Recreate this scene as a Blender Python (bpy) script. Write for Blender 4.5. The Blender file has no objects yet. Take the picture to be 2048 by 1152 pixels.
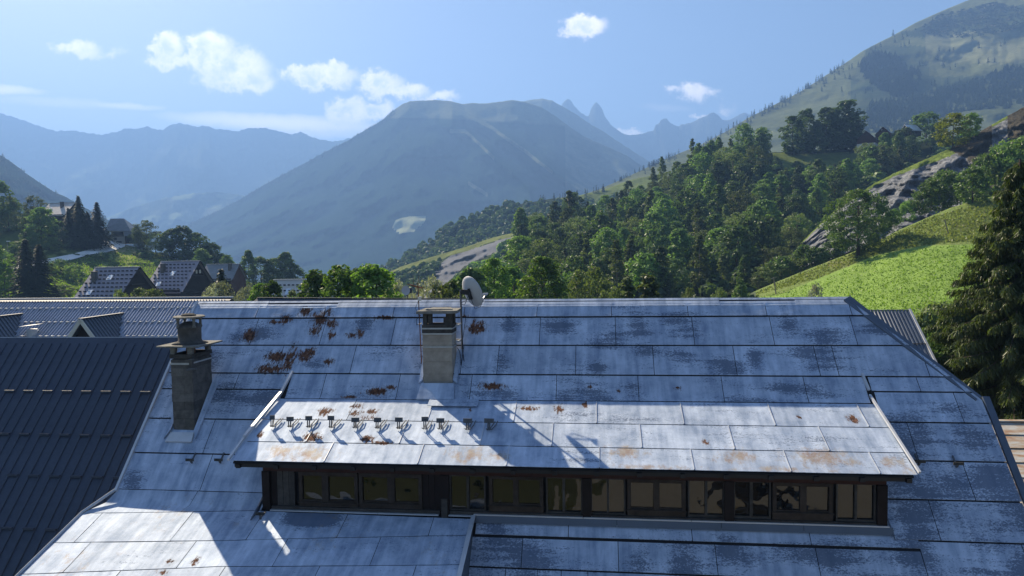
import bpy, math, random
import numpy as np
from math import radians, sin, cos, tan, atan, atan2, pi, sqrt, exp, hypot
from mathutils import Matrix, Vector, noise as mn
RNG = random.Random(7)
sc = bpy.context.scene
COL = sc.collection
# ------------------------------------------------------------------ camera
PITCH = atan(76/1400.); ROLL = radians(.9); FPX = 1400.
Fv = np.array([0, cos(PITCH), -sin(PITCH)]); R0 = np.array([1., 0, 0]); U0 = np.array([0, sin(PITCH), cos(PITCH)])
Rv = cos(ROLL)*R0 - sin(ROLL)*U0; Uv = sin(ROLL)*R0 + cos(ROLL)*U0
cam_d = bpy.data.cameras.new('camera'); cam = bpy.data.objects.new('camera', cam_d); COL.objects.link(cam)
cam.matrix_world = Matrix(((Rv[0], Uv[0], -Fv[0], 0), (Rv[1], Uv[1], -Fv[1], 0), (Rv[2], Uv[2], -Fv[2], 0), (0, 0, 0, 1)))
cam_d.sensor_width = 36; cam_d.lens = 36*FPX/2048; cam_d.clip_start = .2; cam_d.clip_end = 60000
sc.camera = cam
# ------------------------------------------------------------------ light
AL = radians(6.8)                      # yaw of the houses
SUN_AZ = radians(-38.2)                # from +Y, negative = to the left
SUN_EL = radians(37.6)
sl = bpy.data.lights.new('sun', 'SUN'); sl.energy = 5.0; sl.angle = radians(.55); sl.color = (1, .855, .63)
so = bpy.data.objects.new('sun', sl); COL.objects.link(so)
sd = Vector((sin(SUN_AZ)*cos(SUN_EL), cos(SUN_AZ)*cos(SUN_EL), sin(SUN_EL)))
so.rotation_euler = sd.to_track_quat('Z', 'Y').to_euler(); so.location = (-60, 80, 90)
w = bpy.data.worlds.new('World'); sc.world = w; w.use_nodes = True
sc.view_settings.view_transform = 'Standard'; sc.view_settings.look = 'None'
sc.view_settings.gamma = 1; sc.view_settings.use_curve_mapping = False
sc.view_settings.exposure = 1.47
sc.cycles.max_bounces = 6; sc.cycles.diffuse_bounces = 3; sc.cycles.glossy_bounces = 3
sc.cycles.transmission_bounces = 3; sc.cycles.volume_bounces = 0; sc.cycles.transparent_max_bounces = 6
sc.cycles.use_denoising = True


class NT:
    """small node-graph writer"""
    def __init__(s, tree): s.t = tree; s.n = tree.nodes; s.l = tree.links
    def node(s, typ, **kw):
        n = s.n.new(typ)
        for k, v in kw.items(): setattr(n, k, v)
        return n
    def put(s, sock, v):
        if isinstance(v, bpy.types.NodeSocket): s.l.new(v, sock)
        elif v is not None:
            if sock.type == 'RGBA' and len(v) == 3: v = (*v, 1)
            sock.default_value = v
    def m(s, op, a, b=None, c=None, clamp=False):
        n = s.node('ShaderNodeMath', operation=op, use_clamp=clamp)
        for i, v in enumerate((a, b, c)):
            if v is not None: s.put(n.inputs[i], v)
        return n.outputs[0]
    def vm(s, op, a, b=None, out=0):
        n = s.node('ShaderNodeVectorMath', operation=op)
        s.put(n.inputs[0], a)
        if b is not None: s.put(n.inputs[1], b)
        return n.outputs[out]
    def mix(s, f, a, b, blend='MIX'):
        n = s.node('ShaderNodeMix', data_type='RGBA', blend_type=blend)
        s.put(n.inputs[0], f); s.put(n.inputs[6], a); s.put(n.inputs[7], b)
        return n.outputs[2]
    def noise(s, vec, scale, detail=4, rough=.55, dist=0, lac=2):
        n = s.node('ShaderNodeTexNoise')
        if vec is not None: s.put(n.inputs['Vector'], vec)
        n.inputs['Scale'].default_value = scale; n.inputs['Detail'].default_value = detail
        n.inputs['Roughness'].default_value = rough; n.inputs['Distortion'].default_value = dist
        return n.outputs[0]
    def ramp(s, f, stops, interp='LINEAR'):
        n = s.node('ShaderNodeValToRGB'); n.color_ramp.interpolation = interp
        e = n.color_ramp.elements
        while len(e) < len(stops): e.new(.5)
        for i, (p, c) in enumerate(stops):
            e[i].position = p; e[i].color = (*c, 1) if not isinstance(c, (int, float)) else (c, c, c, 1)
        s.put(n.inputs[0], f); return n.outputs[0]
    def step(s, x, a, b):
        n = s.node('ShaderNodeMapRange', interpolation_type='SMOOTHSTEP')
        s.put(n.inputs[0], x); n.inputs[1].default_value = a; n.inputs[2].default_value = b
        return n.outputs[0]
    def scalev(s, vec, sx, sy, sz):
        n = s.node('ShaderNodeMapping'); s.put(n.inputs[0], vec); n.inputs['Scale'].default_value = (sx, sy, sz)
        return n.outputs[0]
    def attr(s, name, kind='GEOMETRY', out='Fac'):
        n = s.node('ShaderNodeAttribute', attribute_name=name, attribute_type=kind); return n.outputs[out]
    def coord(s, out='Object'): return s.node('ShaderNodeTexCoord').outputs[out]
    def pos(s): return s.node('ShaderNodeNewGeometry').outputs['Position']
    def rand(s): return s.node('ShaderNodeObjectInfo').outputs['Random']
    def bump(s, h, strength=.3, dist=.02, normal=None):
        n = s.node('ShaderNodeBump'); s.put(n.inputs['Height'], h)
        n.inputs['Strength'].default_value = strength; n.inputs['Distance'].default_value = dist
        if normal is not None: s.put(n.inputs['Normal'], normal)
        return n.outputs[0]


# world: daylight sky with fair-weather clouds, all functions of the direction
nt = NT(w.node_tree); nt.n.clear()
sky = nt.node('ShaderNodeTexSky', sky_type='NISHITA', sun_disc=False, sun_elevation=SUN_EL, sun_rotation=SUN_AZ)
sky.altitude = 1500; sky.air_density = 1.0; sky.dust_density = 2.6; sky.ozone_density = 1.9
g = nt.coord('Generated')
sx = nt.node('ShaderNodeSeparateXYZ'); nt.put(sx.inputs[0], g)
Y = nt.m('MAXIMUM', sx.outputs[1], .05)
gx = nt.m('DIVIDE', sx.outputs[0], Y); gz = nt.m('DIVIDE', sx.outputs[2], Y)
cv = nt.node('ShaderNodeCombineXYZ'); nt.put(cv.inputs[0], gx); nt.put(cv.inputs[1], gz)
P0 = cv.outputs[0]
def ray(u, v): return Fv + Rv*((u-1024)/FPX) + Uv*((576-v)/FPX)
CL = [(152, 98, 50, 17, .75, 1), (232, 106, 26, 8, .3, 0),
      (330, 92, 34, 26, 1, 1), (345, 120, 52, 17, .9, 1), (415, 108, 58, 42, 1, 1), (462, 136, 78, 44, 1, 1), (505, 165, 46, 26, 1, 1),
      (640, 152, 78, 26, .95, 1), (600, 142, 32, 14, .7, 0), (672, 138, 26, 16, .8, 0), (760, 165, 48, 24, .95, 1), (800, 184, 62, 16, .9, 1), (875, 194, 44, 11, .7, 0),
      (700, 222, 44, 32, 1, 1), (752, 222, 38, 18, .95, 1),
      (1168, 52, 46, 23, .95, 1), (1385, 186, 40, 18, .8, 1), (1350, 175, 20, 8, .5, 0), (1428, 187, 16, 9, .4, 0),
      (1248, 262, 13, 11, .9, 0), (1268, 265, 12, 8, .9, 0), (1400, 229, 24, 8, .7, 0), (1458, 214, 16, 12, .25, 0)]
n1 = nt.noise(P0, 34, 8, .68); n2 = nt.noise(nt.vm('ADD', P0, (3, 7, 0)), 34, 8, .68)
n3 = nt.noise(P0, 9, 3, .5)
dx = nt.m('MULTIPLY', nt.m('SUBTRACT', n1, .5), .055); dz = nt.m('MULTIPLY', nt.m('SUBTRACT', n2, .5), .045)
qx = nt.m('ADD', gx, dx); qz = nt.m('ADD', gz, dz)
dens = None; shade = None
for (u, v, ru, rv, al, big) in CL:
    r_ = ray(u, v); cx, cz = r_[0]/r_[1], r_[2]/r_[1]
    ex = nt.m('MULTIPLY', nt.m('SUBTRACT', qx, cx), FPX/ru/1.15); ez = nt.m('MULTIPLY', nt.m('SUBTRACT', qz, cz), FPX/rv/1.15)
    d2 = nt.m('ADD', nt.m('MULTIPLY', ex, ex), nt.m('MULTIPLY', ez, ez))
    d = nt.m('MULTIPLY', nt.m('SUBTRACT', 1, d2), al)
    dens = d if dens is None else nt.m('MAXIMUM', dens, d)
dens = nt.m('ADD', dens, nt.m('MULTIPLY', nt.m('SUBTRACT', n1, .5), 1.7))
a_c = nt.step(dens, -.05, .95)
core = nt.step(nt.m('ADD', dens, nt.m('MULTIPLY', nt.m('SUBTRACT', n2, .5), 1.6)), .45, 1.25)
# thin veils
veil = None
for (u, v, ru, rv, al) in [(560, 246, 260, 20, .75), (250, 212, 90, 8, .4), (-10, 178, 110, 11, .6), (620, 262, 180, 14, .4), (120, 205, 160, 12, .2), (1330, 215, 60, 8, .1)]:
    r_ = ray(u, v); cx, cz = r_[0]/r_[1], r_[2]/r_[1]
    ex = nt.m('MULTIPLY', nt.m('SUBTRACT', nt.m('ADD', gx, nt.m('MULTIPLY', dx, .6)), cx), FPX/ru)
    ez = nt.m('MULTIPLY', nt.m('SUBTRACT', nt.m('ADD', nt.m('ADD', gz, nt.m('MULTIPLY', nt.m('SUBTRACT', gx, cx), .07)), nt.m('MULTIPLY', dz, .3)), cz), FPX/rv)
    d = nt.m('MULTIPLY', nt.m('SUBTRACT', 1, nt.m('ADD', nt.m('MULTIPLY', ex, ex), nt.m('MULTIPLY', ez, ez)), clamp=True), al)
    veil = d if veil is None else nt.m('MAXIMUM', veil, d)
front = nt.step(sx.outputs[1], .1, .3)
CLOUD_W, CLOUD_G = (21.0, 18.5, 16.5), (10.2, 10.6, 11.2)
cc = nt.mix(core, CLOUD_W, CLOUD_G)
fac = nt.m('MULTIPLY', nt.m('MAXIMUM', nt.m('MULTIPLY', a_c, .85), veil), front)
skc = nt.mix(fac, sky.outputs[0], cc)
bg = nt.node('ShaderNodeBackground'); bg.inputs[1].default_value = .051; nt.put(bg.inputs[0], skc)
wo = nt.node('ShaderNodeOutputWorld'); nt.l.new(bg.outputs[0], wo.inputs[0])


# ------------------------------------------------------------------ helpers
def prop(o, label=None, cat=None, group=None, kind=None):
    if label: o['label'] = label
    if cat: o['category'] = cat
    if group: o['group'] = group
    if kind: o['kind'] = kind
    return o

def empty(name, loc=(0, 0, 0), rz=0, label=None, cat=None, group=None):
    o = bpy.data.objects.new(name, None); COL.objects.link(o); o.location = loc; o.rotation_euler = (0, 0, rz)
    o.empty_display_size = .2
    return prop(o, label, cat, group)

def mesh(name, V, Fc, mats, smooth=False, attrs=None, mi=None):
    me = bpy.data.meshes.new(name)
    V = np.asarray(V, dtype=np.float32).reshape(-1, 3)
    if isinstance(Fc, np.ndarray):
        nf, k = Fc.shape
        me.vertices.add(len(V)); me.vertices.foreach_set('co', V.ravel())
        me.loops.add(nf*k); me.loops.foreach_set('vertex_index', Fc.ravel().astype(np.int32))
        me.polygons.add(nf); me.polygons.foreach_set('loop_start', (np.arange(nf)*k).astype(np.int32))
        me.polygons.foreach_set('loop_total', np.full(nf, k, dtype=np.int32))
        me.update(calc_edges=True); me.validate()
    else:
        me.from_pydata([tuple(map(float, p)) for p in V], [], Fc)
    for m_ in (mats if isinstance(mats, (list, tuple)) else [mats]): me.materials.append(m_)
    if mi is not None: me.polygons.foreach_set('material_index', np.asarray(mi, dtype=np.int32))
    if smooth: me.polygons.foreach_set('use_smooth', np.ones(len(me.polygons), dtype=bool))
    for k_, a in (attrs or {}).items():
        at = me.attributes.new(k_, 'FLOAT', 'POINT'); at.data.foreach_set('value', np.asarray(a, dtype=np.float32))
    me.update()
    return me

def link(name, me, parent=None, loc=None, rot=None, scale=None):
    o = bpy.data.objects.new(name, me); COL.objects.link(o)
    if parent is not None: o.parent = parent
    if loc is not None: o.location = loc
    if rot is not None: o.rotation_euler = rot
    if scale is not None: o.scale = scale
    return o

class MB:
    """collects boxes, bars, tubes and polygons of ONE object"""
    def __init__(s): s.V = []; s.F = []
    def add(s, V, F):
        b = len(s.V); s.V += [tuple(v) for v in V]; s.F += [tuple(b+i for i in f) for f in F]; return s
    def box(s, x0, x1, y0, y1, z0, z1):
        return s.add([(x, y, z) for z in (z0, z1) for y in (y0, y1) for x in (x0, x1)],
                     [(0, 2, 3, 1), (4, 5, 7, 6), (0, 1, 5, 4), (2, 6, 7, 3), (0, 4, 6, 2), (1, 3, 7, 5)])
    def slab(s, poly, d):
        """poly: 3-D points (planar), thickened by vector d"""
        n = len(poly); P = [Vector(p) for p in poly]; d = Vector(d)
        s.add([*P, *[p+d for p in P]], [tuple(range(n)), tuple(reversed(range(n, 2*n)))] + [(i, i+n, (i+1) % n+n, (i+1) % n) for i in range(n)])
        return s
    def bar(s, a, b, w, h, up=(0, 0, 1)):
        a, b = Vector(a), Vector(b); d = (b-a).normalized(); x = d.cross(Vector(up)).normalized(); y = x.cross(d)
        c = [(-1, -1), (1, -1), (1, 1), (-1, 1)]
        V = [p + x*(i*w/2) + y*(j*h/2) for p in (a, b) for i, j in c]
        return s.add(V, [(0, 1, 2, 3), (7, 6, 5, 4), (0, 4, 5, 1), (1, 5, 6, 2), (2, 6, 7, 3), (3, 7, 4, 0)])
    def tube(s, pts, r, k=6, r1=None):
        P = [Vector(p) for p in pts]; n = len(P); b = len(s.V); ref = None
        for i, p in enumerate(P):
            d = (P[min(i+1, n-1)]-P[max(i-1, 0)]).normalized()
            if ref is None: ref = d.orthogonal().normalized()
            x = (ref - d*ref.dot(d)).normalized(); ref = x; y = d.cross(x)
            rr = r if r1 is None else r+(r1-r)*i/max(n-1, 1)
            for j in range(k):
                a = 2*pi*j/k; s.V.append(tuple(p + x*(cos(a)*rr)+y*(sin(a)*rr)))
        for i in range(n-1):
            for j in range(k):
                a, c = b+i*k+j, b+i*k+(j+1) % k; s.F.append((a, c, c+k, a+k))
        s.F.append(tuple(b+j for j in reversed(range(k)))); s.F.append(tuple(b+(n-1)*k+j for j in range(k)))
        return s
    def lathe(s, c, prof, k=14):
        b = len(s.V)
        for (r, z) in prof:
            for j in range(k):
                a = 2*pi*j/k; s.V.append((c[0]+cos(a)*r, c[1]+sin(a)*r, c[2]+z))
        for i in range(len(prof)-1):
            for j in range(k):
                a, d = b+i*k+j, b+i*k+(j+1) % k; s.F.append((a, d, d+k, a+k))
        s.F.append(tuple(b+j for j in reversed(range(k)))); s.F.append(tuple(b+(len(prof)-1)*k+j for j in range(k)))
        return s
    def mesh(s, name, mat, smooth=False): return mesh(name, s.V, s.F, mat, smooth)
    def build(s, name, mat, parent=None, smooth=False, **kw): return link(name, s.mesh(name, mat, smooth), parent, **kw)


# ------------------------------------------------------------------ materials
def material(name):
    m_ = bpy.data.materials.new(name); m_.use_nodes = True
    t = NT(m_.node_tree); b = m_.node_tree.nodes['Principled BSDF']
    return m_, t, b

def simple(name, col, rough=.6, metal=0, var=.25, scale=6, bump=.15, bdist=.01, spec=.4, coord='Object', rnd=.0):
    m_, t, b = material(name)
    c = t.coord(coord)
    n = t.noise(c, scale, 6, .6); n2 = t.noise(c, scale*.23, 3, .5)
    f = t.m('ADD', t.m('MULTIPLY', n, .6), t.m('MULTIPLY', n2, .4))
    lo = tuple(x*(1-var) for x in col); hi = tuple(min(1, x*(1+var)) for x in col)
    cc_ = t.ramp(f, [(.3, lo), (.7, hi)])
    if rnd:
        hsv = t.node('ShaderNodeHueSaturation'); t.put(hsv.inputs['Color'], cc_)
        t.put(hsv.inputs['Value'], t.m('ADD', 1-rnd, t.m('MULTIPLY', t.rand(), 2*rnd))); cc_ = hsv.outputs[0]
    t.put(b.inputs['Base Color'], cc_)
    b.inputs['Roughness'].default_value = rough; b.inputs['Metallic'].default_value = metal
    b.inputs['Specular IOR Level'].default_value = spec
    if bump: t.put(b.inputs['Normal'], t.bump(n, bump, bdist))
    return m_

def galvanised():
    """weathered galvanised sheet: streaked grey, darker scuffed patches, rust where the paint has gone"""
    m_, t, b = material('galvanised_sheet')
    c = t.coord()
    cs = t.scalev(c, 1, 1, 1)
    st = t.attr('stain'); ru = t.attr('rust'); br = t.attr('brown')
    streak = t.noise(t.scalev(c, 5.5, .7, .7), 1.0, 4, .6)
    n_big = t.noise(c, .55, 4, .6); n_mid = t.noise(c, 2.2, 5, .65); fine = t.noise(t.scalev(c, 1.6, 4.5, 4.5), 5.5, 4, .72)
    grain = t.noise(c, 46, 3, .7)
    base = t.ramp(t.m('ADD', t.m('MULTIPLY', n_mid, .5), t.m('MULTIPLY', streak, .5)), [(.36, (.235, .30, .41)), (.62, (.53, .60, .71))])
    # worn darker patches with a frayed, speckled border
    band = t.noise(t.scalev(c, .7, 6.5, 6.5), 1.0, 3, .6); speck = t.noise(t.scalev(c, 13, 22, 22), 1.6, 3, .8)
    pm = t.m('ADD', t.m('MULTIPLY', st, 1.2), t.m('MULTIPLY', t.m('SUBTRACT', band, .5), 1.7))
    pm = t.m('ADD', pm, t.m('MULTIPLY', t.m('SUBTRACT', speck, .5), 2.6)); pm = t.m('ADD', pm, t.m('MULTIPLY', t.m('SUBTRACT', fine, .5), .9))
    pm = t.m('ADD', pm, t.m('MULTIPLY', t.m('SUBTRACT', n_big, .5), .7))
    pm = t.step(pm, .30, .78)
    base = t.mix(t.m('MULTIPLY', pm, .82), base, (.095, .125, .185))
    rn = t.m('MULTIPLY', t.m('ADD', .91, t.m('MULTIPLY', t.rand(), .16)), 1.0)
    hs = t.node('ShaderNodeHueSaturation'); t.put(hs.inputs['Color'], base); t.put(hs.inputs['Value'], rn); base = hs.outputs[0]
    bm = t.step(t.m('ADD', t.m('MULTIPLY', br, .75), t.m('MULTIPLY', t.m('SUBTRACT', t.noise(t.scalev(c, 2.2, 1.4, 1.4), 2.6, 6, .78), .5), 3.2)), .35, 1.15)
    base = t.mix(t.m('MULTIPLY', t.m('MULTIPLY', bm, t.step(br, .03, .5)), .75), base, t.ramp(t.noise(c, 3.1, 4, .7), [(.42, (.36, .29, .2)), (.66, (.27, .14, .06))]))
    rm = t.m('ADD', ru, t.m('MULTIPLY', t.m('SUBTRACT', t.noise(t.scalev(c, 3.4, 1.3, 1.3), 5, 6, .8), .5), 3.3))
    halo = t.step(rm, .35, .9); base = t.mix(t.m('MULTIPLY', halo, .5), base, (.17, .13, .095))
    rm = t.step(rm, .68, .86)
    rc = t.ramp(t.noise(c, 12, 4, .6), [(.35, (.05, .024, .016)), (.65, (.17, .075, .04))])
    base = t.mix(rm, base, rc)
    t.put(b.inputs['Base Color'], base)
    rough = t.m('ADD', .68, t.m('MULTIPLY', t.m('ADD', pm, n_mid), .1))
    rough = t.m('ADD', rough, t.m('MULTIPLY', rm, .4))
    t.put(b.inputs['Roughness'], rough)
    t.put(b.inputs['Metallic'], t.m('MULTIPLY', t.m('SUBTRACT', 1, rm), .22))
    b.inputs['Specular IOR Level'].default_value = .3
    hgt = t.m('ADD', t.m('MULTIPLY', t.noise(c, 3.2, 2, .5), 1.0), t.m('MULTIPLY', grain, .05))
    t.put(b.inputs['Normal'], t.bump(hgt, .35, .035))
    return m_

M = {}
M['galv'] = galvanised()
M['deck'] = simple('dark_under_roof', (.012, .012, .014), .9)
M['blue_sheet'] = simple('dark_blue_profiled_sheet', (.044, .057, .086), .62, 0, .25, 5, .12, .01, .35)
M['mid_sheet'] = simple('slate_blue_sheet', (.075, .095, .13), .38, .15, .15, 2, .05, .01, .6)
M['wood_dark'] = simple('dark_stained_timber', (.016, .009, .007), .75, 0, .45, 7, .4, .01, .25)
M['wood_red'] = simple('red_brown_timber', (.045, .014, .009), .7, 0, .35, 9, .4, .01, .3)
M['wood_weather'] = simple('weathered_grey_timber', (.06, .052, .045), .85, 0, .4, 11, .5, .012, .2, rnd=.2)
M['zinc_light'] = simple('pale_flashing', (.5, .51, .53), .42, .2, .14, 4, .1, .01, .5)
M['concrete'] = simple('stained_concrete_block', (.105, .098, .09), .92, 0, .5, 7, .6, .02, .2, rnd=.22)
M['render_beige'] = simple('rendered_chimney', (.33, .29, .24), .9, 0, .35, 5, .5, .01, .2, rnd=.1)
M['soot'] = simple('sooty_concrete', (.06, .057, .053), .95, 0, .5, 9, .6, .02, .1)
M['lichen'] = simple('lichen_slab', (.17, .165, .15), .95, 0, .5, 12, .6, .015, .2)
M['steel'] = simple('galvanised_steel', (.085, .09, .10), .7, .0, .2, 8, .1, .004, .5)
M['strap'] = simple('steel_strap', (.42, .42, .41), .5, .4, .2, 8, .1, .004, .5)
M['dish'] = simple('pale_dish_metal', (.42, .43, .44), .5, 0, .1, 3, .05, .01, .4)
M['black'] = simple('black_plastic', (.012, .012, .014), .5, 0, .2)
M['rusty'] = simple('rusty_metal', (.17, .075, .04), .8, .1, .5, 14, .3, .004, .2)
M['redtape'] = simple('red_tape', (.3, .03, .02), .6)
M['white_wall'] = simple('pale_render', (.62, .58, .5), .9, 0, .08, 2)
M['dull_wall'] = simple('dull_farm_render', (.30, .275, .235), .9, 0, .15, 1.5)
M['beige_wall'] = simple('beige_facade', (.42, .36, .27), .9, 0, .12, 1.2)
M['stone_wall'] = simple('stone_wall', (.2, .19, .17), .95, 0, .4, 3, .5, .05)
M['long_sheet'] = simple('long_roof_sheet', (.42, .45, .52), .30, .55, .12, 2, .05, .01, .5)
M['frame_brown'] = simple('worn_brown_frame', (.05, .036, .027), .8, 0, .45, 9, .4, .01, .2)
M['tile_grey'] = simple('grey_roof_tile', (.24, .22, .25), .5, 0, .18, .6, .1, .02, .5)
M['tile_pale'] = simple('pale_roof_tile', (.52, .47, .42), .55, 0, .12, .6, .1, .02, .5)
M['tile_slate'] = simple('slate_roof', (.17, .18, .19), .5, 0, .3, 1.2, .2, .02, .5)
M['roof_white'] = simple('bright_sheet_roof', (.62, .66, .7), .35, .3, .08, 1)
M['chalet_wood'] = simple('nearly_black_chalet_boards', (.022, .016, .013), .85, 0, .5, 3, .3, .02, .2)
M['chalet_red'] = simple('brown_chalet_boards', (.075, .03, .02), .8, 0, .3, 3, .3, .02, .2)
M['road'] = simple('pale_road', (.78, .76, .72), .9, 0, .14, .8, .2, .03, .2)
M['pole'] = simple('grey_pole', (.14, .125, .105), .85, 0, .3, 8)
M['bark'] = simple('bark', (.075, .06, .048), .95, 0, .45, 3, .6, .05, .1)
M['bark_pale'] = simple('pale_bark', (.22, .2, .17), .95, 0, .45, 3, .6, .05, .1)

def glass():
    m_, t, b = material('old_window_glass')
    b.inputs['Base Color'].default_value = (.006, .006, .006, 1); b.inputs['Roughness'].default_value = .015
    b.inputs['IOR'].default_value = 1.62; b.inputs['Specular IOR Level'].default_value = .5
    cc_ = t.node('ShaderNodeCombineXYZ'); t.put(cc_.inputs[1], t.m('MULTIPLY', t.rand(), 37.))
    n = t.noise(t.vm('ADD', t.coord(), cc_.outputs[0]), 2.1, 1.5, .4)
    t.put(b.inputs['Normal'], t.bump(n, .4, .06)); return m_
M['glass'] = glass()

def foliage(name, dark, light, trans=.35, rough=.6, br=.28):
    m_, t, b = material(name)
    tint = t.attr('tint'); rnd = t.rand()
    f = t.m('ADD', t.m('MULTIPLY', tint, .6), t.m('MULTIPLY', rnd, .4))
    c = t.ramp(f, [(.1, dark), (.9, light)])
    hs = t.node('ShaderNodeHueSaturation'); t.put(hs.inputs['Color'], c)
    t.put(hs.inputs['Value'], t.m('ADD', 1-br, t.m('MULTIPLY', rnd, br*2)))
    t.put(hs.inputs['Hue'], t.m('ADD', .488, t.m('MULTIPLY', rnd, .024))); c = hs.outputs[0]
    d = t.node('ShaderNodeBsdfDiffuse'); t.put(d.inputs[0], c)
    tr = t.node('ShaderNodeBsdfTranslucent')
    ct = t.mix(1, c, (1.25, 1.35, .5), 'MULTIPLY'); t.put(tr.inputs[0], ct)
    gl = t.node('ShaderNodeBsdfGlossy'); gl.inputs['Roughness'].default_value = .45; t.put(gl.inputs[0], (.6, .6, .6, 1))
    mx = t.node('ShaderNodeMixShader'); mx.inputs[0].default_value = trans
    t.l.new(d.outputs[0], mx.inputs[1]); t.l.new(tr.outputs[0], mx.inputs[2])
    m2 = t.node('ShaderNodeMixShader'); m2.inputs[0].default_value = .035
    t.l.new(mx.outputs[0], m2.inputs[1]); t.l.new(gl.outputs[0], m2.inputs[2])
    t.l.new(m2.outputs[0], m_.node_tree.nodes['Material Output'].inputs[0])
    return m_
M['leaf_mid'] = foliage('broadleaf_green', (.052, .095, .036), (.155, .245, .075), .4)
M['leaf_dark'] = foliage('dark_broadleaf', (.040, .074, .036), (.115, .175, .068), .35)
M['leaf_fresh'] = foliage('fresh_green_leaves', (.05, .10, .02), (.15, .24, .045), .5)
M['leaf_yellow'] = foliage('yellow_green_leaves', (.11, .14, .02), (.24, .28, .04), .45)
M['leaf_silver'] = foliage('silver_green_leaves', (.14, .16, .13), (.50, .52, .48), .3)
M['leaf_olive'] = foliage('olive_leaves', (.06, .085, .035), (.15, .19, .085), .4)
M['needle'] = foliage('spruce_needles', (.016, .026, .014), (.042, .054, .022), .2)
M['needle_near'] = foliage('near_spruce_needles', (.035, .055, .018), (.115, .155, .048), .38)
M['needle_distant'] = foliage('distant_spruce', (.006, .014, .012), (.012, .024, .018), .1)
M['needle_far'] = foliage('far_conifer', (.018, .030, .022), (.034, .052, .034), .15)
M['grassblade'] = foliage('meadow_grass_blades', (.11, .19, .022), (.20, .31, .045), .5)
M['drygrass'] = foliage('dry_grass_blades', (.12, .16, .04), (.24, .27, .085), .45)
HAZE = 3.0e-4
# ================================================================== the metal-roofed house
# local frame of the houses: x along the ridge (right), y away from the viewer, z up
house = empty('metal_roofed_house', (0, 0, 0), -AL, 'large old house under a patched, rust-spotted galvanised sheet roof with a long shed dormer', 'house')
RM = [(-9.08, 17.48, .2, .13), (-8.54, 17.77, .14, .05), (-8.23, 17.82, .14, .09), (-7.75, 18.01, .17, .11), (-7.28, 17.82, .19, .15), (-7.34, 17.6, .14, .11), (-6.91, 17.73, .14, .09), (-8.13, 17.04, .35, .1), (-8.22, 16.79, .37, .08), (-7.77, 16.99, .11, .26), (-7.4, 17.07, .19, .12), (-7.27, 17.14, .13, .1), (-6.73, 16.94, .13, .06), (-6.82, 17.48, .11, .08), (-6.32, 17.48, .11, .06), (-6.11, 17.52, .11, .08), (-7.06, 17.98, .08, .09), (-3.01, 17.65, .21, .12), (-3.13, 17.59, .08, .08), (-3.38, 17.88, .16, .03), (-2.48, 16.5, .27, .06), (-5.3, 16.39, .28, .06), (-5.95, 16.28, .18, .03), (-5.0, 16.47, .13, .04), (-5.51, 17.85, .24, .03)]
RD = [(-6.37, 15.73, .17, .13), (-5.66, 15.96, .15, .07), (-5.63, 15.7, .12, .09), (-5.22, 15.75, .14, .09), (-5.26, 15.5, .24, .05), (-6.35, 14.83, .21, .14), (-5.07, 14.82, .14, .11), (-4.67, 14.71, .22, .06), (-1.55, 15.94, .23, .07), (-.86, 15.93, .09, .14), (-.26, 16.09, .07, .11), (5.51, 15.71, .1, .13), (2.28, 14.88, .05, .08), (-.15, 16.50, .06, .03), (1.88, 16.50, .07, .03), (-2.92, 15.86, .04, .05), (-7.59, 14.9, .07, .1), (4.38, 15.74, .05, .05), (.55, 16.44, .05, .03)]
BD = [(-6.16, 14.29, .44, .21), (-6.87, 14.35, .28, .18), (-2.67, 14.39, .43, .21), (-2.02, 14.33, .21, .15), (.58, 14.55, .41, .18), (2.8, 14.51, .4, .2), (4.46, 14.51, .58, .25), (.96, 14.13, .6, .08), (3.6, 14.16, .57, .08), (5.85, 14.41, .28, .19), (4.92, 14.45, .29, .14)]
RF = [(-8.44, 12.54, .08, .06), (-8.55, 12.22, .12, .05), (-7.99, 12.83, .05, .1), (-10.48, 12.08, .1, .04), (-8.45, 12.8, .08, .05)]

def blobs(L, s, t, k=1.0):
    v = 0
    for (a, b, ra, rb) in L:
        d = ((s-a)/ra)**2 + ((t-b)/rb)**2
        if d < 9: v = max(v, 1.25*exp(-d*.55)*k)
    return v
STAIN = []
for _s in np.arange(-1.9, 9, .95):
    for _t in (17.55, 17.0, 16.35):
        if RNG.random() < .75: STAIN.append((_s+RNG.uniform(-.4, .4), _t+RNG.uniform(-.16, .16), RNG.uniform(.16, .62), RNG.uniform(.08, .28)))
for _s in np.arange(-10.6, -3.6, .9):
    for _t in (17.6, 17.0, 16.2, 15.5, 14.9):
        if RNG.random() < .6: STAIN.append((_s+RNG.uniform(-.3, .3), _t+RNG.uniform(-.15, .15), RNG.uniform(.2, .5), RNG.uniform(.1, .22)))
for _s in np.arange(6.6, 9, .7):
    for _t in (15.7, 15.0, 14.4, 13.8): STAIN.append((_s+RNG.uniform(-.3, .3), _t+RNG.uniform(-.2, .2), RNG.uniform(.4, .7), RNG.uniform(.2, .34)))
for _s in np.arange(-2.4, 7, .8):
    STAIN.append((_s+RNG.uniform(-.3, .3), 13.8+RNG.uniform(-.2, .3), RNG.uniform(.2, .6), RNG.uniform(.1, .25)))
def stain(s, t): return blobs(STAIN, s, t, .72)*(.75+.7*mn.noise((s*1.7, t*3.1, 4.2))) + .22*mn.noise((s*.6, t*1.1, 9.))

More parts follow.
